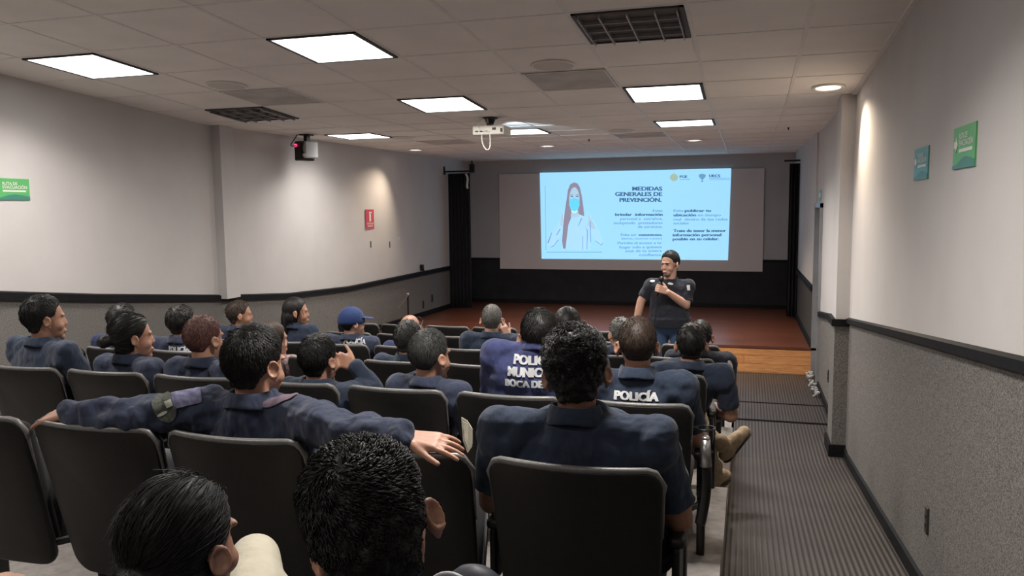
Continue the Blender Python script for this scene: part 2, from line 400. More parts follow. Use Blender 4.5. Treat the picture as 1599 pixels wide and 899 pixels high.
# seating platforms
ROWS = dict(Z=(.855, -1.385, .47), A=(1.985, -1.50, .475), B=(3.13, -1.61, .475), C=(4.30, -1.735, .475), D=(5.5, -1.87, .47), E=(6.6, -1.965, .47), F=(7.45, -2.01, .455))
edges = [YB, -.0, 1.13, 2.27, 3.43, 4.60, 5.78, 6.86, 9.96]
tops = [-1.2, -1.28, -1.385, -1.50, -1.61, -1.735, -1.87, -1.965, -2.01]
tops = [-1.28, -1.385, -1.50-.0, -1.50, -1.61, -1.735, -1.87, -1.965]
plat = [(YB, 0.0, -1.28), (0.0, 1.13, -1.385), (1.13, 2.27, -1.44), (2.27, 3.43, -1.50), (3.43, 4.60, -1.61), (4.60, 5.78, -1.735), (5.78, 6.86, -1.87), (6.86, 9.96, -2.01)]
mb = MB()
for a, b_, z in plat: mb.box(((XL-.05-.08)/2, (a+b_)/2, (z-2.35)/2), (abs(XL-.05+.08), b_-a, z+2.35))
struct('floor_seating_steps', mb, 'concrete')
def plat_z(y):
    for a, b_, z in plat:
        if a <= y < b_: return z
    return FL
# stage
mb = MB(); mb.box(((XL+XR)/2, (9.96+YF)/2+.01, (ST+FL)/2-.02), (XR-XL+.1, YF-9.96, ST-FL+.03)); mb.box(((XL+XR)/2, 9.955, ST-.008), (XR-XL+.1, .05, .03))
struct('floor_stage', mb, 'stage_wood')
mb = MB(); mb.box(((XL+XR)/2, 9.945, (ST+FL)/2-.015), (XR-XL, .02, ST-FL-.03)); struct('trim_10', mb, 'fascia_wood')

# door in the right wall
dr = MB(); dr.box((XR+.05, 9.59, -1.0), (.04, .70, 1.97)); door = struct('door_1', dr, 'door_metal')
fm = MB(); fm.box((XR+.02, 9.225, -1.0), (.10, .05, 2.04)); fm.box((XR+.02, 9.955, -1.0), (.10, .05, 2.04)); fm.box((XR+.02, 9.59, .0), (.10, .78, .05))
f_ = fm.build('door_frame', 'door_metal', door)
hd = MB(); hd.tube([(XR+.03, 9.34, -1.0), (XR-.03, 9.34, -1.0), (XR-.03, 9.46, -1.0)], .01); hd.build('door_handle', 'metal', door)

# ------------------------------------------------------------------ ceiling fixtures
def ceil_quad(mb, x0, x1, y0, y1, off, th=.006):
    P = [(x0, y0, ceil_z(y0)-off), (x1, y0, ceil_z(y0)-off), (x1, y1, ceil_z(y1)-off), (x0, y1, ceil_z(y1)-off)]
    mb.add([*P, *[(p, q, c+th) for p, q, c in P]], [(0, 1, 2, 3), (4, 7, 6, 5), (0, 3, 7, 4), (1, 5, 6, 2), (0, 4, 5, 1), (3, 2, 6, 7)])
def fixture_frame(x0, x1, y0, y1, root, loc):
    mb = MB(); g = .014
    for a in ((x0, x0+g*1.6, y0, y1), (x1-g*1.6, x1, y0, y1), (x0, x1, y0, y0+g), (x0, x1, y1-g, y1)): ceil_quad(mb, *a, .012, .011)
    mb.build('frame', 'frame_dark', root, loc)
def lit_panel(x0, y0, label, power=1.0, w=.58, d=.58):
    x1, y1 = x0+w, y0+d; cx, cy = (x0+x1)/2, (y0+y1)/2; loc = (cx, cy, ceil_z(cy))
    r = empty('ceiling_light', loc, label, 'ceiling light', 'square ceiling light panels')
    fixture_frame(x0, x1, y0, y1, r, loc)
    mb = MB(); ceil_quad(mb, x0+.022, x1-.022, y0+.014, y1-.014, .009, .004); mb.build('diffuser', 'diffuser', r, loc)
    L = bpy.data.lights.new('panel_lamp', 'AREA'); L.shape = 'RECTANGLE'; L.size = w-.06; L.size_y = d-.06; L.energy = PANEL_W*power; L.color = (1, .95, .90)
    L.spread = math.radians(172 if abs(x0-(-4.58+.61*3)) < .1 else 134)
    o = bpy.data.objects.new('panel_lamp', L); col.objects.link(o); o.parent = r; o.location = (0, 0, -.016)
    return r
gxs = lambda k: -4.58+.61*k+.015
for x0, y0, lab, pw in ((gxs(0), 4.205, 'lit square ceiling panel nearest the left wall, in the near row', .58),
                        (gxs(3), 4.205, 'large lit square ceiling panel near the top centre of the photo', 1),
                        (gxs(3), 6.035, 'lit square ceiling panel just behind the projector mount', 1),
                        (gxs(6), 6.035, 'lit square ceiling panel between the dark louvred fixture and the far right strip light', 1),
                        (gxs(0), 8.085, 'lit square ceiling panel above the camera-like projector on the left wall', .33),
                        (gxs(3)+.02, 8.3, 'far lit ceiling panel seen right beside the hanging white projector', .8),
                        (gxs(6), 8.085, 'thin-looking far lit ceiling panel in front of the round downlight', .8)):
    lit_panel(x0, y0, lab, pw)
lit_panel(gxs(0), 2.375, 'lit square ceiling panel by the left wall, overhead of the rear rows', .8)
lit_panel(gxs(6), 2.375, 'lit square ceiling panel overhead, just above and ahead of the camera', 1.3)
lit_panel(gxs(3), .55, 'added fill light panel overhead, unseen behind the camera', .5)  # added out of view to brighten walls and ceiling
lit_panel(gxs(6), -1.28, 'added fill light panel at the back of the room, unseen behind the camera', .35)  # another unseen fill panel, added to lift the room's brightness
def louver(x0, y0, label):
    x1, y1 = x0+.58, y0+.58; cx, cy = (x0+x1)/2, (y0+y1)/2; loc = (cx, cy, ceil_z(cy))
    r = empty('unlit_ceiling_light', loc, label, 'ceiling light'); fixture_frame(x0, x1, y0, y1, r, loc)
    mb = MB(); ceil_quad(mb, x0+.02, x1-.02, y0+.014, y1-.014, .005, .003); mb.build('back_panel', 'louver_back', r, loc)
    mb = MB()
    for k in range(1, 4):
        x = x0+(x1-x0)*k/4; ceil_quad(mb, x-.004, x+.004, y0+.02, y1-.02, .03, .024)
    for k in range(1, 4):
        y = y0+(y1-y0)*k/4; ceil_quad(mb, x0+.024, x1-.024, y-.003, y+.003, .026, .02)
    for s_ in (x0+.03, x1-.036): ceil_quad(mb, s_, s_+.006, y0+.02, y1-.02, .03, .024)
    mb.build('louver_blades', 'louver', r, loc)
louver(gxs(6), 4.205, 'large unlit louvred ceiling light with dark frame near the top right')
louver(gxs(0), 6.035, 'unlit louvred ceiling light beside the left wall')
def vent(x0, x1, y0, y1, label):
    mb = MB(); loc = ((x0+x1)/2, (y0+y1)/2, ceil_z((y0+y1)/2)); r = empty('air_return_panel', loc, label, 'air vent')
    ceil_quad(mb, x0, x1, y0, y1, .006); mb.build('perforated_plate', 'tile_vent', r, loc)
    mb = MB()
    for a in ((x0, x0+.01, y0, y1), (x1-.01, x1, y0, y1), (x0, x1, y0, y0+.01), (x0, x1, y1-.01, y1)): ceil_quad(mb, *a, .009, .007)
    mb.build('edge_strip', 't_bar', r, loc)
vent(-1.515, -.935, 5.425, 6.01, 'brownish perforated air panel beside the round ceiling speaker at top centre')
vent(-3.96, -3.37, 5.42, 6.01, 'brownish perforated air panel beyond the left round ceiling speaker')
vent(-1.52, -.93, 9.3, 9.88, 'small far dark air panel in front of the lit wall screen')
vent(-3.96, -3.37, 9.3, 9.88, 'far dark air panel left of the hanging projector')
def disc(mb, cx, cy, R, off, th=.008, n=36):
    t = np.linspace(0, 2*np.pi, n, endpoint=False)
    r0 = np.array([(cx+R*math.cos(a), cy+R*math.sin(a), ceil_z(cy+R*math.sin(a))-off) for a in t]); r1 = r0+(0, 0, th)
    mb.loft([r0, r1])
def ring(mb, cx, cy, R, r, off):
    t = np.linspace(0, 2*np.pi, 37); rings = []
    for a in t:
        q = np.linspace(0, 2*np.pi, 8, endpoint=False); y = cy+R*math.sin(a)
        rings.append(np.array([(cx+(R+r*math.cos(b_))*math.cos(a), cy+(R+r*math.cos(b_))*math.sin(a), ceil_z(y)-off+r*.6*math.sin(b_)) for b_ in q]))
    mb.loft(rings, cap=False)
for cx, cy, lab in ((-1.25, 5.25, 'round ceiling speaker grille next to the brownish air panel at top centre'), (-3.76, 5.24, 'round ceiling speaker grille between the two left ceiling lights'),
                    (-1.35, 8.95, 'far round ceiling speaker grille right of the hanging projector'), (-3.9, 8.75, 'far round ceiling speaker grille beside the left far light panel')):
    loc = (cx, cy, ceil_z(cy)); r = empty('ceiling_speaker', loc, lab, 'speaker', 'round ceiling speakers')
    mb = MB(); disc(mb, cx, cy, .135, .008); mb.build('grille', 'grille', r, loc)
    mb = MB(); ring(mb, cx, cy, .14, .008, .006); mb.build('rim', 't_bar', r, loc, smooth=True)
for cx, cy, lab, pw in ((.56, 6.40, 'round warm downlight in front of the right wall pilaster', 1), (-.66, 10.53, 'round warm downlight above the stage edge at right', 2.0),
                    (-2.62, 10.66, 'round warm downlight above the stage edge at centre', 2.0), (-4.52, 10.56, 'round warm downlight above the stage edge at left', .85)):
    loc = (cx, cy, ceil_z(cy)); r = empty('recessed_downlight', loc, lab, 'ceiling light', 'round recessed downlights')
    mb = MB(); disc(mb, cx, cy, .085, .006); mb.build('lamp_face', 'downlight', r, loc)
    mb = MB(); ring(mb, cx, cy, .102, .018, .006); mb.build('trim_ring', 't_bar', r, loc, smooth=True)
    L = bpy.data.lights.new('spot_lamp', 'SPOT'); L.energy = SPOT_W*pw; L.color = (1, .82, .62); L.spot_size = math.radians(100); L.spot_blend = 1.0; L.shadow_soft_size = .03
    o = bpy.data.objects.new('spot_lamp', L); col.objects.link(o); o.parent = r; o.location = (0, 0, -.03)
    aim = {.56: (.10, -.55, -1), -4.52: (-.12, -.50, -1)}.get(cx, (0, .15, -1)); o.rotation_euler = Vector(aim).to_track_quat('-Z', 'Y').to_euler()
# small sprinklers / sensors
for cx, cy, lab in ((-1.9, 9.9, 'tiny dark ceiling sensor left of the far air panel'), (.42, 9.3, 'tiny dark ceiling sensor near the right wall')):
    mb = MB(); z = ceil_z(cy); mb.capsule((cx, cy, z-.002), (cx, cy, z-.018), .013, .008, flat=True); mb.ell((cx, cy, z-.02), (.008, .008, .012))
    tag(mb.build('ceiling_sensor', 'frame_dark', loc=(0, 0, 0), smooth=True), lab, 'sensor')

# ------------------------------------------------------------------ projector hanging from the ceiling
PX, PY = -2.31, 7.2
r = empty('ceiling_projector', (PX, PY, .85), 'white projector hanging upside down from the ceiling with a looping cable', 'projector'); L0 = (PX, PY, .85)
mb = MB(); mb.rbox((PX, PY+.02, .725), (.31, .24, .085), .015); o = mb.build('body', 'white_plastic', r, L0, smooth=False)
mb = MB(); mb.capsule((PX+.08, PY+.13, .725), (PX+.08, PY+.16, .725), .03, .028, flat=True); mb.build('lens', 'lens', o)
o.children[-1].location = (-L0[0], -L0[1], -L0[2]) if False else (0, 0, 0)
o2 = o.children[-1]; o2.data.transform(Matrix.Translation((-PX, -PY, -.85)))
mb = MB()
for k in range(3): mb.box((PX-.11+.045*k, PY-.101, .715), (.03, .006, .012))
mb.box((PX+.06, PY-.101, .735), (.035, .006, .022)); mb.box((PX+.13, PY-.101, .72), (.02, .006, .035)); mb.build('ports', 'frame_dark', r, L0)
mb = MB(); mb.capsule((PX-.01, PY, .85), (PX-.01, PY, .835), .075, .07, flat=True); mb.capsule((PX-.01, PY, .84), (PX-.01, PY, .79), .055, .035, flat=True)
mb.box((PX-.01, PY, .775), (.05, .05, .03)); mb.box((PX, PY, .768), (.24, .05, .008)); mb.build('mount', 'black_metal', r, L0)
mb = MB(); mb.box((PX-.018, PY-.045, .82), (.014, .02, .05)); mb.build('mount_bracket', 'metal', r, L0)
def bez(p, n=24):
    p = [np.asarray(q, float) for q in p]; out = []
    for t in np.linspace(0, 1, n):
        q = p
        while len(q) > 1: q = [q[i]*(1-t)+q[i+1]*t for i in range(len(q)-1)]
        out.append(q[0])
    return out
mb = MB(); mb.tube(bez([(PX-.06, PY-.1, .69), (PX-.07, PY-.12, .52), (PX+.06, PY-.12, .48), (PX+.02, PY-.11, .60), (PX+.02, PY-.1, .69)]), .0055)
mb.tube(bez([(PX-.04, PY-.02, .85), (PX-.12, PY-.13, .80), (PX-.13, PY-.13, .74), (PX-.03, PY-.12, .70), (PX+.02, PY-.105, .71)]), .005)
mb.build('cable', 'white_plastic', r, L0, smooth=True)
L = bpy.data.lights.new('projector_beam', 'SPOT'); L.energy = PROJ_W; L.color = (.62, .82, 1); L.spot_size = math.radians(60); L.spot_blend = .4; L.shadow_soft_size = .02
o = bpy.data.objects.new('projector_beam', L); col.objects.link(o); o.parent = r; o.location = (.08, .2, -.12); o.rotation_euler = (math.radians(86), 0, 0)

# wall-mounted box on the left (black and silver, red light)
wx, wy, wz = -4.74, 8.0, .665
r = empty('wall_mounted_projector', (wx, wy, .85), 'black and silver box projector with red light hanging near the left wall', 'projector'); L0 = (wx, wy, .85)
R_ = rotz(math.radians(-18)); c_ = np.array([wx, wy, wz])
mb = MB(); mb.rbox(c_+R_@(-.035, 0, 0), (.115, .20, .215), .015, R_); mb.build('housing', 'black_plastic', r, L0)
mb = MB(); mb.rbox(c_+R_@(.065, 0, .01), (.05, .18, .18), .012, R_); mb.build('side_panel', 'gray_plastic', r, L0)
mb = MB(); mb.ell(c_+R_@(-.05, -.112, .06), (.02, .008, .016)); mb.build('indicator_light', 'led_red', r, L0)
mb = MB(); mb.box(c_+R_@(.075, -.103, -.05), (.04, .006, .03), R_); mb.build('label_plate', 'white_print', r, L0)
mb = MB(); mb.box(c_+R_@(.01, 0, .145), (.05, .05, .08), R_); mb.box((wx, wy, .842), (.12, .12, .012)); mb.tube([c_+R_@(.07, -.10, .1), c_+R_@(.055, -.115, .0), c_+R_@(.08, -.11, -.03)], .006); mb.build('bracket', 'black_metal', r, L0)
mb = MB(); mb.tube(bez([(wx-.10, wy-.02, .845), (wx-.12, wy-.08, .76), (wx-.2, wy-.1, .70), (wx-.05, wy-.12, .72)]), .006); mb.build('cable', 'black_plastic', r, L0)
# small speaker in the far left corner
mb = MB(); r = empty('corner_speaker', (-4.70, 13.5, .85), 'small black loudspeaker hung in the far left ceiling corner', 'speaker')
mb.rbox((0, 0, -.13), (.07, .09, .15), .01); mb.build('cabinet', 'black_plastic', r); mb = MB(); mb.box((0, 0, -.03), (.02, .02, .06)); mb.build('bracket', 'black_metal', r)

# ------------------------------------------------------------------ projection screen and slide
r = empty('projection_screen', (-2.0, YF-.03, -1.08), 'wide grey projection screen showing a pale blue slide with a masked woman and Spanish text', 'screen'); L0 = (-2.0, YF-.03, -1.08)
mb = MB(); mb.box((-2.0, YF-.03, -.235), (4.53, .012, 1.69)); mb.build('screen_fabric', 'screen_fabric', r, L0)
def sl(px, py):
    t = (px-843)/299.; top = 270-8*t; bot = 403+4*t
    return np.array([-3.51+t*3.25, .622-(py-top)/(bot-top)*1.515])
def flat(name, polys, m, parent, y, L0):
    mb = MB()
    for P in polys:
        P = [sl(*p) for p in P]; mb.prism(P, -.0015, (0, y, 0), (1, 0, 0), (0, 0, 1), (0, 1, 0))
    return mb.build(name, m, parent, L0)
ys = YF-.042
sp_ = flat('projected_slide', [[(843, 270), (1142, 262), (1139.5, 407), (845, 403)]], 'slide', r, ys, L0)
def oval(cx, cy, rx, ry, n=24, a0=0, a1=2*math.pi): return [(cx+rx*math.cos(t), cy+ry*math.sin(t)) for t in np.linspace(a0, a1, n, endpoint=False)]
pz = ys-.002
Z0 = (0, 0, 0)
def slide_part(name, polys, m, dy): return flat(name, polys, m, sp_, ys-dy, L0)
slide_part('portrait_hair', [[(899, 284.5), (893, 288), (889.5, 296), (887, 312), (884, 330), (881.5, 350), (879.5, 375), (881, 387), (885, 388), (887, 372), (890, 350), (896, 336), (905, 333), (916, 337), (915, 325), (912, 305), (909, 292), (905, 286)]], 'slide_hair', .003)
slide_part('portrait_coat', [[(886, 336), (880, 345), (872, 350), (862, 362), (855, 378), (857, 386), (866, 382), (873, 373), (880, 362), (880, 388), (926, 390), (926, 362), (934, 376), (944, 383), (947, 378), (938, 356), (930, 345), (914, 335)]], 'slide_shirt', .002)
slide_part('portrait_face', [oval(900, 312, 8.5, 20), [(895, 328), (906, 328), (907, 339), (894, 339)]], 'slide_skin', .005)
slide_part('portrait_hands', [[(876, 352), (877, 341), (879, 329), (881, 330), (882, 345), (881, 354)], [(921, 352), (922, 340), (923, 330), (926, 338), (931, 347), (936, 356), (931, 358)]], 'slide_skin', .005)
slide_part('portrait_mask', [[(892, 311), (900, 308.5), (908, 311), (908.5, 320), (905, 327), (900, 330), (895, 327), (891.5, 320)]], 'slide_mask', .006)
slide_part('portrait_eyes', [oval(896, 306.3, 2.3, .9, 10), oval(904.5, 306.3, 2.3, .9, 10), [(893, 304), (898, 303), (898, 303.7), (893, 304.8)], [(902.5, 303), (907, 304), (907, 304.8), (902.5, 303.8)]], 'slide_ink', .006)
slide_part('portrait_folds', [[(855, 378), (862, 362), (863, 363), (857, 379)], [(857, 386), (866, 382), (873, 373), (874, 374), (866, 383.5)], [(911, 340), (906, 352), (907, 352), (913, 340)], [(925, 345), (926, 378), (927, 378), (926.5, 345)], [(918, 352), (922, 360), (921, 389), (920, 389), (920.6, 361)], [(934, 376), (944, 383), (947, 378), (946, 378), (943.5, 381.6), (934.5, 375)], [(870, 366), (876, 356), (877, 357), (871, 367)], [(913, 389), (913, 368), (914, 368), (914, 389)]], 'slide_fold', .006)
slide_part('emblem_round', [oval(1057, 276.5, 6.3, 5.8), [(1055.5, 271), (1058.5, 271), (1057, 268.5)]], 'slide_gold', .003)
slide_part('emblem_tree', [oval(1099.5, 273.5, 5.5, 2.6, 16), [(1094, 275), (1105, 275), (1100.3, 280), (1100.3, 282), (1102, 283.5), (1097, 283.5), (1098.7, 282), (1098.7, 280)]], 'slide_ink_light', .003)
slide_part('picture_frame_line', [[(853, 392.6), (945, 392.9), (945, 393.7), (853, 393.4)], [(851.5, 290), (852.2, 290), (852.8, 389), (852.1, 389)]], 'slide_ink_light', .003)
slide_part('caption_lines', [[(1066, 279.4), (1081, 279), (1081, 280), (1066, 280.4)], [(1110, 277.6), (1140, 277), (1140, 277.8), (1110, 278.4)], [(1110, 280), (1144-3, 279.4), (1141, 280.2), (1110, 280.8)]], 'slide_ink_light', .003)
def slide_text(name, lines, m, bold):
    mb = MB()
    for txt, x0, x1, yb, h in lines:
        a, b_, c_ = sl(x0, yb), sl(x1, yb), sl(x0, yb-h); P, F = text_fit(txt, 1, 1, bold*.6); e1 = b_-a; e2 = c_-a
        P[:, 1] *= 1.0
        for sh_ in (-.5, .5, 0):
            V = np.array([(a[0]+p[0]*e1[0]+sh_*.16*abs(e2[1])*bold/.02, ys-.004-.0002*sh_, a[1]+p[0]*e1[1]+p[1]*e2[1]) for p in P]); mb.add(V, F)
    return mb.build(name, m, sp_, L0, fix=False)
slide_text('heading_text', [('MEDIDAS', 993, 1039, 297, 6), ('GENERALES DE', 966, 1039, 305.5, 6), ('PREVENCIÓN.', 973, 1038, 314.5, 6)], 'slide_ink', .02)
slide_text('body_text_bold', [('brindar  información', 966, 1040, 336.5, 4.2), ('ostentoso.', 1003, 1040, 368, 3.8), ('publicar tu', 1074, 1113, 330.5, 4.2), ('ubicación', 1057, 1091, 337.3, 4.2), ('Trate de tener la menor', 1057, 1136, 362, 4.2), ('información personal', 1056, 1129, 368.7, 4.2), ('posible en su celular.', 1056, 1126, 375.2, 4.2), ('FGE', 1066, 1077, 277.2, 4), ('UECS', 1110, 1126, 276, 4)], 'slide_ink', .022)
slide_text('body_text', [('Evite', 1025, 1040, 330.5, 4), ('personal a  extraños,', 974, 1040, 343, 4), ('incluyendo  prestadores', 964, 1040, 349.5, 4), ('de servicios.', 1002, 1040, 355.5, 4), ('Evita ser', 975, 1000, 368, 4), ('(bienes, recursos o joyas)', 976, 1039, 373.4, 2.8), ('Permite el acceso a tu', 970, 1038, 381, 4), ('hogar solo a quienes', 973, 1039, 387.5, 4), ('sean de tu entera', 982, 1039, 393.5, 4), ('confianza', 1004, 1038, 399.8, 4), ('Evita', 1057, 1072, 330.5, 4.2), ('en tiempo', 1094, 1128, 337.3, 4), ('real  dentro de tus redes', 1057, 1138, 344, 4), ('sociales', 1057, 1080, 350, 4)], 'slide_ink_light', .012)

# curtains
def curtain(name, p0, p1, z0, z1, label, amp=.025, folds=6):
    loc = ((p0[0]+p1[0])/2, (p0[1]+p1[1])/2, z0); r = empty(name, loc, label, 'curtain')
    n = folds*8; d = nz((p1[0]-p0[0], p1[1]-p0[1], 0)); nn = np.array([-d[1], d[0], 0]); A = []
    for t in np.linspace(0, 1, n):
        A.append(np.array([p0[0]+(p1[0]-p0[0])*t, p0[1]+(p1[1]-p0[1])*t, 0])+nn*amp*math.sin(t*folds*2*math.pi))
    A = np.array(A); B = A+nn*.008; loop = np.concatenate([A, B[::-1]]); rings = []
    for k, z in enumerate(np.linspace(z0, z1, 8)): rings.append(loop*[1, 1, 0]+[0, 0, z])
    mb = MB(); mb.loft(rings); mb.build('cloth', 'curtain', r, loc, smooth=True)
    return r, loc
r, loc = curtain('stage_curtain', (-4.86, 12.72), (-4.47, 12.72), ST+.02, .60, 'black stage curtain hanging at the left side of the stage')
mb = MB(); mb.tube([(-4.92, 12.68, .63), (-4.42, 12.68, .63)], .014); mb.capsule((-4.885, 12.6, .60), (-4.885, 12.6, .70), .03, .02); mb.build('rod', 'black_metal', r, loc)
mb = MB(); mb.tube(bez([(-4.50, 12.6, .58), (-4.42, 12.58, .5), (-4.50, 12.58, .4), (-4.46, 12.58, .34)]), .018); mb.build('tied_cloth', 'white_cloth', r, loc)
r, loc = curtain('stage_curtain', (.60, 12.62), (.745, 12.62), ST+.02, .62, 'narrow black stage curtain hanging at the right side of the stage', folds=3)
mb = MB(); mb.tube([(.52, 12.58, .66), (.745, 12.58, .66)], .014); mb.build('rod', 'black_metal', r, loc)

# ------------------------------------------------------------------ signs
def wall_sign(name, side, ya, yb, z0, z1, x, label, base, low, parts):
    """sign on a side wall; side=-1 left wall (reads along +y), +1 right wall (reads along -y)"""
    w = abs(yb-ya); h = z1-z0; n = np.array([1., 0, 0])*(-side); u = np.array([0, 1., 0]) if side < 0 else np.array([0, -1., 0])
    org = np.array([x, ya if side < 0 else yb, z0]); loc = (x, (ya+yb)/2, z0)
    r = empty(name, loc, label, 'sign')
    mb = MB(); mb.prism([(0, 0), (w, 0), (w, h), (0, h)], .006, org, u, (0, 0, 1), n); mb.build('board', base, r, loc)
    if low:
        mb = MB(); mb.prism([(0, 0), (w, 0), (w, h*.16), (w*.8, h*.23), (w*.6, h*.27), (w*.42, h*.22), (w*.2, h*.10), (0, h*.08)], .0015, org+n*.006, u, (0, 0, 1), n); mb.build('lower_wave', low, r, loc)
    mb = MB()
    for kind, a in parts:
        if kind == 't':
            txt, x0, x1, yb_, ch = a; P, F = text_fit(txt, (x1-x0)*w, ch*h, .02)
            mb.add(np.array([org+n*.0085+u*(x0*w+p[0])+np.array([0, 0, yb_*h+p[1]]) for p in P]), F)
        else: mb.prism([(p[0]*w, p[1]*h) for p in a], .0015, org+n*.0065, u, (0, 0, 1), n)
    mb.build('lettering', 'white_print', r, loc, fix=False)
    return r
arrow = ('p', [(.06, .50), (.14, .50), (.14, .38), (.24, .58), (.14, .78), (.14, .66), (.06, .66)])
evac = [('t', ('RUTA DE', .30, .68, .70, .13)), ('t', ('EVACUACIÓN', .30, .93, .53, .14)), ('p', [(.30, .38), (.90, .38), (.90, .46), (.30, .46)]), arrow]
wall_sign('evacuation_sign', -1, 4.36, 4.68, .10, .255, -5.1, 'green evacuation route sign on the left wall at the edge of the photo', 'green_sign', 'teal_dark', evac)
wall_sign('evacuation_sign', 1, 3.25, 3.57, .135, .295, XR, 'larger bright green evacuation route sign high on the right wall', 'green_sign', 'teal_dark', evac)
wall_sign('evacuation_sign', 1, 4.03, 4.34, .115, .265, XR, 'teal-looking evacuation route sign on the right wall, left of the green one', 'teal_sign', 'teal_dark', evac)
wall_sign('exit_sign', 1, 9.45, 9.72, .05, .17, XR, 'tiny pale teal sign above the far right door', 'teal_sign', None, [('p', [(.2, .3), (.8, .3), (.8, .7), (.2, .7)])])
wall_sign('fire_extinguisher_sign', -1, 9.84, 10.09, -.255, .01, wall_x(9.96)+.003, 'red fire extinguisher sign on the left wall', 'red_sign', None,
          [('p', [(.42, .38), (.60, .38), (.60, .76), (.42, .76)]), ('p', [(.36, .79), (.46, .86), (.62, .88), (.74, .84), (.70, .79), (.60, .81), (.46, .79)]),
           ('t', ('EXTINTOR', .14, .88, .22, .09)), ('p', [(.2, .12), (.8, .12), (.8, .16), (.2, .16)])])
# outlets and small wall fittings
for x, y, z, m, lab, s in ((XR-.004, 3.76, -1.386, 'frame_dark', 'narrow black slot outlet low on the near right wall', -1), (XR-.004, 8.15, -1.85+.2, 'frame_dark', 'narrow black slot outlet low on the right wall beyond the pilaster', -1),
                        (-4.91, 11.65, -1.5, 'frame_dark', 'dark wall outlet beside the stage on the left wall, nearer one', 1), (-4.90, 12.0, -1.44, 'frame_dark', 'dark wall outlet beside the stage on the left wall, farther one', 1)):
    mb = MB(); mb.rbox((x, y, z), (.012, .05 if s > 0 else .045, .12), .004); mb.box((x+.007*s, y, z+.02), (.004, .018, .018)); mb.box((x+.007*s, y, z-.02), (.004, .018, .018))
    tag(mb.build('wall_outlet', m), lab, 'outlet')
mb = MB(); mb.rbox((-4.89, 11.58, -.91), (.05, .06, .10), .01); mb.tube([(-4.87, 11.58, -.93), (-4.84, 11.56, -.98)], .012)
tag(mb.build('rail_bracket', 'black_metal'), 'small black bracket clipped on the left wall rail near the stage', 'bracket')
# chipped plaster flakes at the foot of the door
random.seed(4); mb = MB()
for i in range(40):
    s = random.uniform(.012, .03); mb.ell((XR-.03-random.random()*.05, 8.75+random.random()*1.1, FL+.01+random.random()*.05), (s, s*1.3, s*.6), rotz(random.random()*3), 6, 4)
tag(mb.build('plaster_rubble', 'rubble'), 'crumbled pale plaster pieces on the floor by the right door', 'rubble', kind='stuff')
# marks on left wall: screw plugs
for y, z, lab in ((9.98, -.47, 'dark vertical scratch under the fire extinguisher sign'), (10.55, -.5, 'small pale plug hole right of the scratch, lower one'), (10.85, -.42, 'small pale plug hole nearest the curtain')):
    mb = MB(); mb.rbox((wall_x(y)+.003, y, z), (.008, .02, .09 if 'scratch' in lab else .04), .003); tag(mb.build('wall_mark', 'frame_dark' if 'scratch' in lab else 'white_print'), lab, 'mark')
# microphone stand left of stage
bx_, by_ = -4.62, 10.4
r = empty('microphone_stand', (bx_, by_, ST), 'thin black microphone stand at the left end of the stage', 'microphone stand'); L0 = (bx_, by_, ST)
mb = MB(); mb.tube([(bx_, by_, ST+.02), (bx_, by_, -1.2)], .012); mb.build('pole', 'black_metal', r, L0)
mb = MB(); mb.tube([(bx_+.03, by_-.02, -1.19), (bx_-.13, by_-.05, -1.4)], .007); mb.build('boom', 'metal', r, L0)
mb = MB(); mb.ell((bx_, by_, -1.2), (.03, .02, .02)); mb.build('clamp', 'metal', r, L0)
for a in (90, 210, 330):
    mb = MB(); mb.tube([(bx_, by_, ST+.12), (bx_+.22*math.cos(math.radians(a)), by_+.22*math.sin(math.radians(a)), ST+.01)], .009); mb.build('leg', 'black_metal', r, L0)

# ------------------------------------------------------------------ auditorium chairs
def panel(mb, hw, z0, z1, rt, rb, yf, th, curve, lean, inset=.010):
    """rounded padded panel standing up: outline in x/z, depth along y"""
    pts = []
    def arc(cx, cz, r_, a0, a1, n=7):
        for t in np.linspace(a0, a1, n): pts.append((cx+r_*math.cos(t), cz+r_*math.sin(t)))
    arc(hw-rt, z1-rt, rt, 0, math.pi/2)
    for x in np.linspace(hw-rt, -hw+rt, 11)[1:-1]: pts.append((x, z1))
    arc(-hw+rt, z1-rt, rt, math.pi/2, math.pi); arc(-hw*.93+rb, z0+rb, rb, math.pi, 1.5*math.pi)
    for x in np.linspace(-hw*.93+rb, hw*.93-rb, 9)[1:-1]: pts.append((x, z0))
    arc(hw*.93-rb, z0+rb, rb, 1.5*math.pi, 2*math.pi)
    P = np.array(pts); c = np.array([0, (z0+z1)/2])
    def rg(s, ins, d):
        Q = c+(P-c)*s
        if ins: Q = c+(P-c)*(1-ins/np.linalg.norm(P-c, axis=1))[:, None]
        x = Q[:, 0]; z = Q[:, 1]
        y = yf-curve*(1-np.clip(np.abs(x)/hw, 0, 1)**2)*np.clip((z-z0)/(z1-z0), .3, 1)+(z1-z)*lean+d
        return np.stack([x, y, z], 1)
    R = [rg(.03, 0, 0), rg(.35, 0, 0), rg(.7, 0, 0), rg(1, inset, 0), rg(1, inset*.3, inset*.35), rg(1, 0, inset), rg(1, 0, th-inset), rg(1, inset*.3, th-inset*.35), rg(1, inset, th), rg(.7, 0, th), rg(.35, 0, th), rg(.03, 0, th)]
    mb.loft(R)
CH = {}
CH_H = .83
mb = MB(); panel(mb, .235, .27, CH_H, .045, .07, 0, .026, .045, .23); CH['shell'] = mb.build('x', 'black_plastic', smooth=True).data
mb = MB(); panel(mb, .222, .33, CH_H-.012, .04, .05, .022, .045, .045, .23, .016); CH['cushion'] = mb.build('x', 'chair_fabric', smooth=True).data
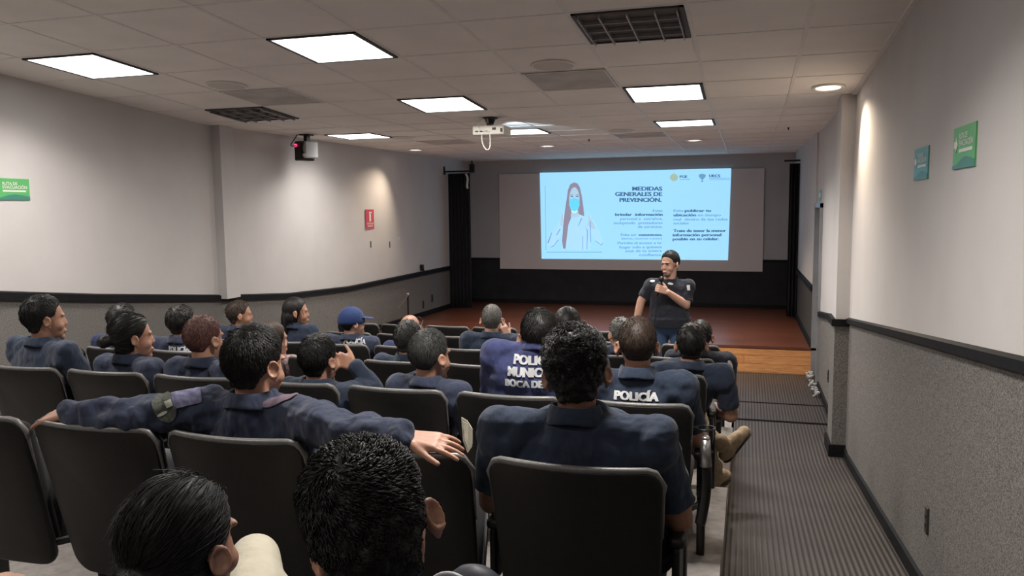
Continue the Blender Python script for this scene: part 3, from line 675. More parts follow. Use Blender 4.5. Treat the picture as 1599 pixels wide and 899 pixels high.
# grey tube over the shell top; the edge highlight is put into its colour
mb = MB(); pts = []
for x in np.linspace(-.235, .235, 25):
    ax = abs(x); z = CH_H-.045+math.sqrt(max(0, .045**2-max(0, ax-.19)**2)); y = -.045*(1-(ax/.235)**2)+(CH_H-z)*.23+.013
    pts.append((x, y, z+.001))
pre = [(-.231, .015+dz*.23, CH_H-dz) for dz in (.20, .15, .10, .07)]
rr_ = [.002, .004, .006, .0075]; pts = pre+pts+[(-x, y_, z_) for x, y_, z_ in pre[::-1]]
mb.tube(pts, rr_+[.0095]*25+rr_[::-1], 8); CH['rim'] = mb.build('x', 'chair_rim_highlight', smooth=True).data
Rt = rotx(math.radians(6))
mb = MB(); mb.rbox((0, .37, .41), (.43, .44, .085), .035, Rt); CH['seat_down'] = mb.build('x', 'seat_fabric', smooth=True).data
mb = MB(); mb.rbox((0, .375, .355), (.41, .40, .03), .012, Rt); CH['pan_down'] = mb.build('x', 'black_plastic', smooth=True).data
Ru = rotx(math.radians(74))
mb = MB(); mb.rbox((0, .24, .50), (.40, .36, .07), .035, Ru); CH['seat_up'] = mb.build('x', 'seat_fabric', smooth=True).data
mb = MB(); mb.rbox((0, .285, .49), (.38, .34, .03), .012, Ru); CH['pan_up'] = mb.build('x', 'black_plastic', smooth=True).data
mb = MB(); mb.rbox((0, .30, .28), (.035, .07, .56), .012); mb.rbox((0, .30, .008), (.05, .22, .016), .004); mb.rbox((0, .25, .50), (.022, .26, .16), .01); CH['post'] = mb.build('x', 'black_metal').data
mb = MB(); mb.rbox((0, .29, .59), (.048, .33, .035), .015); CH['arm'] = mb.build('x', 'black_plastic', smooth=True).data
mb = MB(); mb.tube([(-.262, .28, .34), (-.21, .12, .36), (.21, .12, .36), (.262, .28, .34)], .014); CH['brace'] = mb.build('x', 'black_metal').data
for o in [o for o in col.objects if o.name.startswith('x')]: bpy.data.objects.remove(o)
def place_mesh(name, key, root, loc=(0, 0, 0)):
    o = bpy.data.objects.new(name, CH[key]); col.objects.link(o); o.parent = root; o.location = loc; return o
ROWNAME = dict(Z='rearmost row', A='nearest full row', B='second row', C='third row', D='fourth row', E='fifth row', F='front row')
ORD = ['on the aisle', 'second from the aisle', 'third from the aisle', 'fourth from the aisle', 'fifth from the aisle', 'sixth from the aisle', 'seventh from the aisle', 'eighth from the aisle', 'ninth from the aisle']
def chair(row, k, cx, occupied, desc=None, aisle=False, last=False, sp=.52):
    y, z, w = ROWS[row]
    lab = f"black auditorium chair {'holding '+desc if desc else 'empty, '+ORD[k]+' in the '+ROWNAME[row]}"
    r = empty('auditorium_chair', (cx, y, z), lab, 'chair', 'auditorium chairs in the '+ROWNAME[row])
    s = w/.47; r.scale = (1, 1, 1)
    place_mesh('back_shell', 'shell', r); place_mesh('back_cushion', 'cushion', r); place_mesh('top_edge_highlight', 'rim', r)
    up = not occupied
    place_mesh('seat_cushion', 'seat_up' if up else 'seat_down', r); place_mesh('seat_pan', 'pan_up' if up else 'pan_down', r)
    place_mesh('brace', 'brace', r)
    place_mesh('leg', 'post', r, (sp/2-.001, 0, 0)); place_mesh('armrest', 'arm', r, (sp/2-.001, 0, 0))
    if last: place_mesh('leg', 'post', r, (-sp/2, 0, 0)); place_mesh('armrest', 'arm', r, (-sp/2, 0, 0))
    return r

# ------------------------------------------------------------------ people
def arm_shape(mb, S, E, W, r=(.052, .042, .028), n=14): mb.chain([S, nz(np.subtract(E, S))*.6*np.linalg.norm(np.subtract(E, S))+S, E, nz(np.subtract(W, E))*.35*np.linalg.norm(np.subtract(W, E))+E, W], [r[0], r[0]*.92, r[1], r[1]*.98, r[2]], n)
def hand_shape(mb, W, fwd, nrm, side, curl=(20, 25, 28, 30), spread=6, thumb=35, s=1.0, bend=1.0):
    """palm, four unequal bent fingers and a thumb; nrm = back of the hand, side = +1 thumb towards fwd x nrm"""
    W = np.asarray(W, float); f = nz(fwd); n_ = nz(np.asarray(nrm)-f*np.dot(nrm, f)); t = np.cross(f, n_)*side
    L = .085*s
    for k, o in enumerate((-.028, -.009, .010, .028)):
        mb.capsule(W+t*o*.55*s, W+f*L+t*o*s, .0135*s, .0118*s, 10)
    mb.ell(W+f*L*.5, (.001, .001, .001))
    lens = (.030, .036, .040, .036); segs = ((.55, .72, .75, .70))
    for k, o in enumerate((-.029, -.0095, .010, .029)):
        base = W+f*L+t*o*s; a = math.radians(spread*(k-1.5)); d = f*math.cos(a)+t*math.sin(a); c = 0
        total = (.060, .076, .084, .076)[k]*s; p = base; rad = .0088*s
        for j, q in enumerate((.45, .30, .25)):
            c += math.radians(curl[k])*(1 if j else .7)
            dd = d*math.cos(c)-n_*math.sin(c); p2 = p+dd*total*q; mb.capsule(p, p2, rad, rad*.92, 10); p = p2; rad *= .92
    b_ = W+f*.022*s+t*.026*s; a = math.radians(thumb); d = nz(f*math.cos(a)+t*math.sin(a)-n_*.25)
    p1 = b_+d*.042*s; mb.capsule(b_, p1, .0145*s, .011*s, 10); d2 = nz(d+f*.35-n_*.1); p2 = p1+d2*.030*s; mb.capsule(p1, p2, .0105*s, .0095*s, 10)
    p3 = p2+nz(d2+f*.2)*.024*s; mb.capsule(p2, p3, .0095*s, .008*s, 10)
def head_shape(mb, H, R, s=1.0, ear=1.0):
    def P(*p): return H+R@(np.array(p)*s)
    E = lambda c, r, rot=None: mb.ell(P(*c), np.array(r)*s, R if rot is None else R@rot, 24, 14)
    E((0, -.012, .030), (.0745, .094, .086)); E((0, .030, -.022), (.060, .058, .075)); E((0, .038, -.066), (.046, .046, .038))
    E((0, .072, -.098), (.022, .018, .016)); E((.036, .05, -.035), (.024, .030, .026)); E((-.036, .05, -.035), (.024, .030, .026))
    E((0, .076, .022), (.050, .014, .011)); E((0, .087, -.062), (.024, .012, .007)); E((0, .085, -.072), (.020, .011, .007))
    mb.capsule(P(0, .083, .010), P(0, .098, -.028), .0085*s, .0105*s, 10); E((.010, .091, -.031), (.007, .009, .006)); E((-.010, .091, -.031), (.007, .009, .006))
    for sd in (-1, 1):
        rot = rotz(math.radians(-sd*32))@roty(math.radians(-sd*8))
        E((sd*.081, -.004, -.010), (.006*ear, .017, .029), rot); c = P(sd*.0875, -.010, -.002); rr = R@rot@roty(math.pi/2)
        mb.torus(c, .022*s*ear, .0052*s, rr@rotz(math.radians(90)), 22, 8, sx=.72); mb.capsule(P(sd*.080, .003, -.034), P(sd*.079, .006, -.040), .007*s, .006*s, 8)
def ring_pts(c, a, b_, ux, uy, n=28, e=2.3):
    t = np.linspace(0, 2*np.pi, n, endpoint=False); ct, st = np.cos(t), np.sin(t)
    x = np.sign(ct)*np.abs(ct)**(2/e)*a; y = np.sign(st)*np.abs(st)**(2/e)*b_
    return np.asarray(c)+x[:, None]*ux+y[:, None]*uy
def torso_shape(mb, N, Pv, ux, w, bulk, g, lean_b=0):
    """lofted trunk from pelvis Pv to neck base N"""
    up = nz(N-Pv); uy = nz(np.cross(up, ux)); ux = np.cross(uy, up); Lt = np.linalg.norm(N-Pv)
    prof = [(0, .060, .060), (.022, .078, .068), (.045, .115, .082), (.07, .150, .094), (.10, .172, .105), (.16, .185, .118), (.26, .180, .126), (.38, .168*bulk, .126*bulk), (Lt-.03, .180*bulk, .140*bulk), (Lt+.06, .170*bulk, .130*bulk)]
    R = [ring_pts(N-up*d+uy*(-.008 if .08 < d < .3 else 0), a*w+g, b_*(.5+.5*w)+g, ux, uy) for d, a, b_ in prof]
    mb.loft(R)
    return up, ux, uy
def strands(P, D, Nn, L, rad, curl=0, segs=4, rng=None, turns=1.3, lift=.35):
    """tapered hair locks: N paths of segs points swept as three-sided tubes"""
    n = len(P); T = np.linspace(0, 1, segs)[None, :, None]
    L = L[:, None, None]; side = np.cross(D, Nn); side /= (np.linalg.norm(side, axis=1)[:, None]+1e-9)
    if not (isinstance(curl, (int, float)) and curl == 0):
        ph = rng.random((n, 1, 1))*6.28; A = ph+T*turns*2*np.pi*(.7+.6*rng.random((n, 1, 1)))
        path = P[:, None]+D[:, None]*L*T*.6+Nn[:, None]*(L*T*lift)+curl*(np.cos(A)*side[:, None]+np.sin(A)*Nn[:, None])
    else:
        j = (rng.random((n, 1, 3))-.5)*.5
        path = P[:, None]+(D[:, None]+j*T)*L*T+Nn[:, None]*L*.25*T*(1-T)
    path = path-Nn[:, None]*((L*T)**2/(2*.095))
    w = rad*(1-.65*T**2)
    a = side[:, None]; b_ = Nn[:, None]
    V = np.stack([path+w*a, path-w*.5*a+w*.87*b_, path-w*.5*a-w*.87*b_], 2).reshape(-1, 3)
    F = []; base = (np.arange(n)*segs*3)[:, None]
    for s_ in range(segs-1):
        for k in range(3):
            q = [s_*3+k, s_*3+(k+1) % 3, (s_+1)*3+(k+1) % 3, (s_+1)*3+k]; F.append(base+np.array(q)[None])
    return V, np.concatenate(F).tolist()
def hair_part(H, R, style, matn, root, loc, near=1, s=1.0, seed=0, thick=.012):
    rng = np.random.default_rng(seed); mb = MB(); t = thick
    def P(*p): return H+R@(np.array(p)*s)
    mb.ell(P(0, -.014, .034), (np.array((.0745, .094, .086))+np.array((t*.4, t*.6, t)))*s, R, 36, 22)
    mb.ell(P(0, -.030, -.036), (np.array((.056, .048, .055))+t*.3)*s, R, 24, 14)
    if style in ('curly', 'wavy'): mb.ell(P(0, .004, .062), np.array((.083, .096, .068+t*.5))*s, R, 30, 18)
    if style in ('long', 'pony', 'bob'): mb.ell(P(0, -.04, -.03), (np.array((.068, .07, .075))+t)*s, R, 24, 14)
    if style == 'bun': mb.ell(P(0, -.135, -.005), (.035*s, .03*s, .035*s), R); mb.ell(P(0, -.105, .0), (.03*s, .03*s, .03*s), R)
    if style == 'long': mb.capsule(P(0, -.06, -.05), P(0, -.085, -.24), .075*s, .055*s, 16, sq=.55); 
    if style == 'bob': mb.capsule(P(0, -.035, -.03), P(0, -.045, -.13), .088*s, .07*s, 18)
    if style == 'pony': mb.capsule(P(0, -.10, -.02), P(-.01, -.15, -.10), .035*s, .04*s, 14); mb.capsule(P(-.01, -.15, -.10), P(-.02, -.14, -.26), .04*s, .02*s, 14)
    vox = .004 if near >= 2 else .007
    me = fuse(mb, vox, 4)
    n = len(me.vertices); V = np.empty(n*3); me.vertices.foreach_get('co', V); V = V.reshape(-1, 3); Nn = np.empty(n*3); me.vertices.foreach_get('normal', Nn); Nn = Nn.reshape(-1, 3)
    q = (V-H)@R/s; x, y, z = q.T
    low = {'fade': -.055, 'bald': -.05}.get(style, -.078)
    zmin = np.interp(y, [-.16, -.05, -.03, .012, .03, .050, .075, .1], [low, low, -.035 if style != 'long' else -.08, .0, .005, .050, .078, .083])
    if style in ('long', 'bob', 'pony', 'bun'): zmin = np.interp(y, [-.2, -.02, .0, .03, .055, .075, .1], [-9, -9, -.10 if style in ('long', 'bob') else -.03, .0 if style != 'bob' else -.05, .04, .075, .085])
    h = z-zmin
    if style == 'bald': h = np.minimum(h, .062-z-.0*y+.0); h = np.where(y > .02, -1, h)
    if near < 2: nz_ = np.sin(q[:, 0]*90+seed)*np.sin(q[:, 1]*80)*np.sin(q[:, 2]*85)
    else: nz_ = np.sin(q[:, 0]*140+seed)*np.sin(q[:, 1]*120)*np.sin(q[:, 2]*130)
    rough = {'curly': .006, 'short': .002, 'wavy': .005}.get(style, .0008)
    sink = np.clip(1-h/.022, 0, 1)
    V2 = V+Nn*(nz_*rough*s)[:, None]-Nn*(sink*(t+.003)*s)[:, None]
    bm = bmesh.new(); me.vertices.foreach_set('co', V2.ravel()); bm.from_mesh(me); bm.verts.ensure_lookup_table()
    bmesh.ops.delete(bm, geom=[bm.verts[i] for i in np.where(h < -.004)[0]], context='VERTS'); bm.to_mesh(me); bm.free()
    # locks
    cnt = {'curly': (260, 1100, 3200), 'short': (350, 2200, 7000), 'wavy': (300, 1500, 5200), 'fade': (250, 1400, 2500), 'bald': (80, 300, 400)}.get(style, (200, 900, 2600))[near]
    ok = np.where(h > .006)[0]; pick = rng.choice(ok, cnt); Pp = V2[pick]; Np = Nn[pick]
    down = -R[:, 2]; back = -R[:, 1]
    # crown whorl: hair flows away from the crown
    crown = P(0, -.06, .12); D = Pp-crown; D -= Np*(D*Np).sum(1)[:, None]; D /= np.linalg.norm(D, axis=1)[:, None]+1e-9
    if style in ('bun', 'pony'): tgt = P(0, -.13, -.01); D = tgt-Pp; D -= Np*(D*Np).sum(1)[:, None]; D /= np.linalg.norm(D, axis=1)[:, None]+1e-9
    if style in ('long', 'bob'): D = D*.5+down
    rad = (.0028, .0017, .0011)[near]*s
    tl = np.linalg.norm(P(0, -.13, -.01)-Pp, axis=1) if style in ('bun', 'pony') else np.full(cnt, 9.)
    hh = np.clip(h[pick]/.09, .15, 1)
    hz = np.clip((z[pick]+.005)/.065, .12, 1)[:, None, None]
    if style == 'curly': Vs, Fs = strands(Pp, D, Np, (.018+.012*rng.random(cnt))*s*hz[:, 0, 0], rad*1.25, .0058*s*hz, 12, rng)
    elif style == 'wavy': Vs, Fs = strands(Pp, D+Np*.12, Np, (.024+.014*rng.random(cnt))*s*hz[:, 0, 0], rad*1.3, .0032*s*hz, 9, rng, .8, .14)
    elif style in ('short',): Vs, Fs = strands(Pp, D+Np*.30, Np, (.010+.008*rng.random(cnt))*s*hh, rad, 0, 4, rng)
    elif style in ('fade', 'bald'): Vs, Fs = strands(Pp, D+Np*.3, Np, (.006+.005*rng.random(cnt))*s*hh, rad*.8, 0, 3, rng)
    else: Vs, Fs = strands(Pp, D+Np*.03, Np, np.minimum((.05+.03*rng.random(cnt))*s, np.maximum(tl*.55-.015, .006)), rad*.7, 0, 5, rng)
    base = MB(); vv = np.empty(len(me.vertices)*3); me.vertices.foreach_get('co', vv); base.add(vv.reshape(-1, 3), [tuple(p.vertices) for p in me.polygons]); base.add(Vs, Fs)
    bpy.data.meshes.remove(me)
    return base.build('hair', matn, root, loc, smooth=True, fix=False)

def bvh_of(obj, loc):
    me = obj.data; V = [v.co+Vector(loc) for v in me.vertices]; return BVHTree.FromPolygons(V, [p.vertices[:] for p in me.polygons])
def drape(bvh, org, u, v, d, pts, off=.004, faces=None):
    out = []
    for p in pts:
        o = np.asarray(org)+np.asarray(u)*p[0]+np.asarray(v)*p[1]-np.asarray(d)*.3
        h = bvh.ray_cast(Vector(o), Vector(d))
        q = np.array(h[0])+np.array(h[1])*off if h[0] is not None else o+np.asarray(d)*.35
        out.append(q)
    return np.array(out)
def back_text(shirt, loc, root, lines, cx, zt, ycast, ux=(1, 0, 0)):
    """white lettering lying on the back of a shirt"""
    b_ = bvh_of(shirt, loc); mb = MB(); ux = nz(ux); d = np.cross((0, 0, 1.), ux)
    for txt, w, h, dz in lines:
        P, F = text_fit(txt, w, h, .03); P[:, 0] -= w/2
        for sh_ in (-.0022, 0, .0022):
            V = drape(b_, (cx+sh_, ycast, zt-dz), ux, (0, 0, 1.), d, P, .0045+sh_*.05); mb.add(V, F)
    mb.build('back_lettering', 'white_cloth', root, loc, fix=False)
def patch_at(bvh, px, py, w, h, roll, name, m, root, loc, off=.004, shape='rect', n=10):
    d = nz(ray(px, py)); hit = bvh.ray_cast(Vector((0, 0, 0)), Vector(d))
    if hit[0] is None: return None
    p = np.array(hit[0]); nn = nz(np.array(hit[1])); nn = nz(nn*.6-d*.6)
    u = nz(np.cross((0, 0, 1.), nn)); v = np.cross(nn, u); u, v = u*math.cos(roll)+v*math.sin(roll), -u*math.sin(roll)+v*math.cos(roll)
    pts = []; F = []
    for j in range(n+1):
        for i in range(n+1):
            a, b_ = i/n*2-1, j/n*2-1
            if shape == 'shield': a = a*(1 if b_ > -.1 else math.sqrt(max(.02, 1-((-.1-b_)/.92)**2))); a = a*(1 if b_ < .7 else math.sqrt(max(.1, 1-((b_-.7)/.4)**2)))
            if shape == 'oval': a, b_ = a*math.sqrt(1-b_*b_/2), b_*math.sqrt(1-a*a/2)
            pts.append((a*w/2, b_*h/2))
    for j in range(n):
        for i in range(n): k = j*(n+1)+i; F.append((k, k+1, k+n+2, k+n+1))
    V = drape(bvh, p, u, v, -nn, pts, off); mb = MB(); mb.add(V, F)
    return mb.build(name, m, root, loc, smooth=True, fix=False)

def person(row, k_x, px, ptop, label, hair='short', hm='hair_black', shirt='navy', sk='skin', body_yaw=0, head_yaw=0, pitch=0, roll=0, w=1.0, bulk=1.0, near=0,
           sleeve='short', arms=None, dy=.15, hs=1.0, collar=True, pants='navy_pants', group=None, hthick=.012, hat=0, hands=True, knees=None, earr=1.0, sink=.0, lower=True, shoulder_drop=0.0):
    y, z, _ = ROWS[row]; yh = y+dy
    top = at_y(px, ptop, yh); cr = .116*hs+(.016 if hair not in ('fade', 'bald') else .008)+hat
    H = top-np.array([0, 0, cr]); R = rotz(math.radians(-head_yaw))@roty(math.radians(roll))@rotx(math.radians(pitch))
    sx = k_x if k_x is not None else H[0]
    loc = np.array([sx, y+.30, z]); root = empty('person', loc, label, 'person', group)
    ux = rotz(math.radians(-body_yaw))@np.array([1., 0, 0]); fy = rotz(math.radians(-body_yaw))@np.array([0, 1., 0])
    N = H+np.array([0, -.005, -.088*hs])-sink*np.array([0, 0, 1.])+R@np.array([0, -.022, 0])
    Pv = np.array([sx, y+.29, z+.54]); 
    vox = (.009, .0062, .0042)[near]
    sw = .175*w
    up = nz(N-Pv)
    SH = [N+ux*(sw*sd)-np.array([0, 0, .056+shoulder_drop])+fy*.0 for sd in (-1, 1)]
    AR = []
    for i, sd in enumerate((-1, 1)):
        a = (arms or {}).get('LR'[i])
        if a is None:
            E_ = SH[i]+ux*sd*.045*w+fy*.09+np.array([0, 0, -.25]); W_ = np.array([sx, y, z])+ux*sd*.11+fy*.60+np.array([0, 0, .575]); a = dict(E=E_, W=W_, f=fy+ux*(-sd)*.3, n=(0, 0, 1.), curl=(25, 25, 28, 30))
            d_ = W_-E_; Ld = np.linalg.norm(d_)
            if Ld > .30: a['W'] = E_+d_/Ld*.27
        a = {k_: (np.asarray(v_, float) if k_ in 'EW' else v_) for k_, v_ in a.items()}
        AR.append(a)
    # skin body
    mb = MB(); head_shape(mb, H, R, hs, earr)
    mb.capsule(H+R@np.array([0, -.018, -.03])*hs, N-up*.02+np.array([0, .006, 0]), .052*hs, .054, 18); torso_shape(mb, N-up*.012, Pv, ux, w*.94, bulk*.94, -.018)
    for i, sd in enumerate((-1, 1)):
        a = AR[i]; arm_shape(mb, SH[i], a['E'], a['W'])
        mb.ell(SH[i], (.05, .05, .05))
        f = nz(a.get('f', a['W']-a['E'])); hand_shape(mb, np.asarray(a['W'])+f*.012, f, a.get('n', (0, 0, 1.)), a.get('t', -sd*1.0), a.get('curl', (25,)*4), a.get('spread', 4), a.get('thumb', 32), a.get('s', 1.0))
    mb.ell(Pv, (.14, .11, .1))
    for sd in (-1, 1): mb.capsule(Pv+ux*sd*.08, Pv+ux*sd*.10+fy*.2+(0, 0, -.03), .065, .06)
    body = fuse(mb, vox if not (arms and near == 0) else .0062, 5 if near < 2 else 6)
    body.transform(Matrix.Translation(Vector(-loc))); link('body', body, sk, root, True)
    # shirt
    mb = MB(); g = .010; mb.ell(N-up*.055, (.085, .078, .055)); torso_shape(mb, N-np.array([0, 0, .012]), Pv, ux, w, bulk, g)
    for i, sd in enumerate((-1, 1)):
        a = AR[i]; S_ = SH[i]; E_ = np.asarray(a['E']); W_ = np.asarray(a['W'])
        mb.ell(S_, (.066, .066, .062)); mb.capsule(N-ux*sd*0+ux*sd*.045-np.array([0, 0, .045]), S_-ux*sd*.01+np.array([0, 0, .002]), .042, .058, 16)
        mb.capsule(N+ux*sd*.09*w-up*.12, S_-np.array([0, 0, .03]), .09, .07, 16)
        if sleeve == 'short': mb.capsule(S_, S_+(E_-S_)*.78, .062, .060, 18, flat1=True)
        else:
            rj = .070 if sleeve == 'jacket' else .060
            mb.chain([S_, S_+(E_-S_)*.5, E_, E_+(W_-E_)*.5, E_+(W_-E_)*.96], [rj, rj*.96, rj*.84, rj*.78, rj*.66 if sleeve == 'jacket' else rj*.62], 18)
            mb.capsule(W_-nz(W_-E_)*.05, W_-nz(W_-E_)*.004, rj*.64, rj*.62, 18, flat=True)
    tx = bpy.data.textures.get('folds') or bpy.data.textures.new('folds', 'CLOUDS'); tx.noise_scale = .10; tx.noise_depth = 2
    ex = [('DISPLACE', dict(texture=tx, strength=.020 if sleeve != 'jacket' else .034, mid_level=.5)), ('SMOOTH', dict(factor=.5, iterations=1))]
    if near: 
        t2 = bpy.data.textures.get('creases') or bpy.data.textures.new('creases', 'STUCCI'); t2.noise_scale = .055; ex = ex[:1]+[('DISPLACE', dict(texture=t2, strength=.010 if sleeve != 'jacket' else .022, mid_level=.5)), ('SMOOTH', dict(factor=.5, iterations=2))]
    sh = fuse(mb, vox, 7, ex); sh.transform(Matrix.Translation(Vector(-loc)))
    so = link('shirt' if sleeve != 'jacket' else 'jacket', sh, shirt, root, True)
    if collar:
        mb = MB(); rings = []
        for rr, zz in ((.062, -.03), (.058, .004), (.059, .016), (.065, .019), (.074, .007), (.086, -.018), (.080, -.026), (.068, -.018)):
            t = np.linspace(0, 2*np.pi, 30, endpoint=False)
            rings.append(N+np.stack([np.cos(t)*rr*1.05, np.sin(t)*rr*.98, np.full(30, zz)-.016*np.abs(np.cos(t))*(rr > .07)-.014*np.clip(np.sin(t), 0, 1)], 1)@rotz(math.radians(-body_yaw)).T)
        rings.append(rings[0]); mb.loft(rings, cap=False); c_ = mb.build('collar', shirt if collar is True else collar, root, loc, smooth=True)
        sd_ = c_.modifiers.new('s', 'SUBSURF'); sd_.levels = sd_.render_levels = 1
    # trousers
    if lower:
        mb = MB(); mb.ell(Pv+np.array([0, .0, -.02]), (.17*bulk, .135*bulk, .10), None)
        for i, sd in enumerate((-1, 1)):
            hip = Pv+np.array([sd*.085, 0, -.02]); kn = np.array([sx+sd*.13, y+.70, z+.50]); an = np.array([sx+sd*.12, y+.74, z+.10])
            if knees and knees.get('LR'[i]): kn, an = [np.asarray(q, float) for q in knees['LR'[i]]]
            mb.chain([hip, hip*.5+kn*.5, kn, kn*.45+an*.55, an], [.085, .078, .062, .055, .045], 14)
        tr = fuse(mb, .010, 6); tr.transform(Matrix.Translation(Vector(-loc))); link('trousers', tr, pants, root, True)
        for i, sd in enumerate((-1, 1)):
            an = np.array([sx+sd*.12, y+.74, z+.10])
            if knees and knees.get('LR'[i]): continue
            mb = MB(); mb.capsule(an+(0, -.03, -.055), an+(0, .16, -.065), .042, .034, 14, sq=.8); mb.capsule(an+(0, 0, .02), an+(0, 0, -.04), .048, .045, 12); sm = fuse(mb, .008, 3); sm.transform(Matrix.Translation(Vector(-loc))); link('shoe', sm, 'black_plastic', root, True)
    if hair: hair_part(H, R, hair, hm, root, loc, near, hs, abs(int(px)), hthick)
    return dict(root=root, loc=loc, H=H, R=R, N=N, shirt=so, ux=ux, fy=fy, Pv=Pv, SH=SH)

# seats in use: row -> index from the aisle
def seat_x(row, k):
    w = {'F': .50}.get(row, .52); off = {'F': -1.39}.get(row, -.427)
    return off-w*k
OCC = {}
def occ(row, k, desc): OCC[(row, k)] = desc

# --- near people
y = ROWS['Z'][0]
p3 = person('Z', None, 582, 690, 'person at bottom centre with black wavy hair and head tilted, seen from close behind', 'wavy', 'hair_black', 'denim', 'skin', head_yaw=-22, roll=-20, near=2, dy=.125, hthick=.014, earr=1.0, w=1.05, body_yaw=0, sink=.01)
occ('Z', 0, 'the close black-haired person at bottom centre')
kz = ROWS['Z'][1]
p4x = at_y(275, 800, 1.08)[0]
p4 = person('Z', p4x, 281, 738, 'woman at bottom left with sleek dark tied-back hair and crossed khaki leg', 'pony', 'hair_black', 'royal', 'skin', head_yaw=6, near=2, dy=.225, w=.9, hthick=.010, pants='khaki_light',
            knees=dict(L=((p4x-.12, y+.66, kz+.5), (p4x-.1, y+.72, kz+.1)), R=(at_y(398, 872, 1.62), at_y(330, 990, 1.75))))
occ('Z', 1, 'the sleek-haired woman at bottom left')
xq = -1.94; qd = np.array([xq, .98, -.36]); dd = qd@CF
pxq, pyq = 799.5+FPX*(qd@CR)/dd, 449.5-FPX*(qd@CU)/dd
person('Z', xq, pxq, pyq, 'person cut off by the bottom left corner, only a hand on a knee showing', 'short', 'hair_black', 'navy', 'skin_light', near=1, dy=.125, pants='navy_pants', knees=dict(L=((xq-.12, 1.5, -.99), (xq-.1, 1.58, -1.3)), R=((xq+.11, 1.5, -.99), (xq+.1, 1.58, -1.3))),
       arms=dict(R=dict(E=(xq+.24, 1.2, -.95), W=(-1.84, 1.42, -.915), f=(.55, .8, -.12), n=(0, -.1, 1), t=-1, curl=(20, 22, 24, 26))))
occ('Z', 2, 'the person cut off at bottom left')
p1 = person('A', -.43, 900, 512, 'person with curly black hair and wide navy polo in the near aisle chair', 'curly', 'hair_black', 'navy', 'skin_dark', near=2, w=1.24, bulk=1.15, dy=.14, hthick=.018, head_yaw=-6, roll=-6, hs=1.0, earr=1.05, shoulder_drop=.01)
occ('A', 0, 'the curly-haired man in navy')
# man with both arms stretched along the chair tops
yA, zA = ROWS['A'][0], ROWS['A'][1]
EL, WL = at_y(205, 652, yA+.03), at_y(108, 646, yA+.01); ER, WR = at_y(545, 676, yA+.02), at_y(630, 682, yA+.0)
p2 = person('A', None, 397, 507, 'person in navy jacket with both arms stretched along the chair backs', 'short', 'hair_black', 'jacket', 'skin', body_yaw=4, head_yaw=14, near=2, w=1.02, bulk=1.1, dy=.16, sleeve='jacket', hthick=.014, earr=1.1, pitch=-4,
            arms=dict(L=dict(E=EL, W=WL, f=(-1, .12, -.22), n=(-.1, -.35, 1), t=1, curl=(8, 8, 8, 8), spread=3, thumb=18),
                      R=dict(E=ER, W=WR, f=(1, .08, -.10), n=(.1, -.35, 1), t=1, curl=(14, 12, 10, 8), spread=7, thumb=28)))
occ('A', 2, 'the man in the navy jacket')
b2 = bvh_of(p2['shirt'], p2['loc'])
patch_at(b2, 258, 638, .062, .088, .35, 'sleeve_badge', 'badge_gray', p2['root'], p2['loc'], .004, 'shield')
patch_at(b2, 264, 630, .019, .019, .35, 'badge_emblem', 'badge_light', p2['root'], p2['loc'], .007)
patch_at(b2, 254, 645, .034, .012, .35, 'badge_scroll', 'badge_light', p2['root'], p2['loc'], .007, 'oval')
patch_at(b2, 292, 620, .085, .055, .1, 'shoulder_patch', 'patch_lavender', p2['root'], p2['loc'], .004)
patch_at(b2, 436, 624, .12, .03, .25, 'shoulder_strap', 'patch_rose', p2['root'], p2['loc'], .005, 'oval')

# --- second row
occ('B', 6, 'the broad man at far left'); occ('B', 5, 'the woman with the bun'); occ('B', 4, 'the auburn-haired woman'); occ('B', 3, 'the man with hand at his ear')
occ('B', 2, 'the woman with smooth grey-black hair'); occ('B', 1, 'the man in the lettered blue shirt'); occ('B', 0, 'the man whose shirt reads POLICÍA near the aisle')
person('B', seat_x('B', 6), 68, 460, 'broad person in dark navy polo at far left looking right', 'short', 'hair_black', 'navy', 'skin', body_yaw=12, head_yaw=32, near=1, w=1.2, bulk=1.2, sink=.01)
person('B', seat_x('B', 5), 205, 487, 'woman with dark bun and slate navy shirt in the second row', 'bun', 'hair_black', 'slate', 'skin', body_yaw=8, head_yaw=36, near=1, w=.88, collar='collar_dark')
person('B', seat_x('B', 4), 318, 492, 'woman with cropped auburn hair behind the jacketed man', 'fade', 'hair_auburn', 'slate', 'skin', body_yaw=6, head_yaw=12, near=1, w=.9, collar='collar_dark', hthick=.010)
yB, zB = ROWS['B'][0], ROWS['B'][1]
person('B', seat_x('B', 3), 498, 520, 'person in navy polo resting right hand against the ear, second row', 'short', 'hair_black', 'navy', 'skin', body_yaw=10, head_yaw=12, near=1, w=.98, sleeve='long',
       arms=dict(R=dict(E=at_y(582, 606, yB+.25), W=at_y(556, 572, yB+.22), f=(-.8, .05, .25), n=(.3, -.8, .3), t=1, curl=(50, 55, 60, 64), thumb=40)))
person('B', seat_x('B', 2), 672, 515, 'woman with smooth grey-black hair and slate shirt, second row middle', 'fade', 'hair_salt', 'slate', 'skin', body_yaw=10, head_yaw=26, near=1, w=.9, hthick=.014)
q = person('B', seat_x('B', 1), 842, 481, 'person in blue shirt lettered POLICÍA MUNICIPAL BOCA DEL RÍO on the back', 'short', 'hair_black', 'navy_blue', 'skin', head_yaw=-16, near=1, w=1.12, bulk=1.1, sink=-.078, pitch=-8)
tp = at_y(829, 570, yB+.05); zt = tp[2]
back_text(q['shirt'], q['loc'], q['root'], [('POLICÍA', .185, .036, -.004), ('MUNICIPAL', .235, .036, .046), ('BOCA DEL RÍO', .26, .028, .090)], tp[0]+.02, zt, yB)
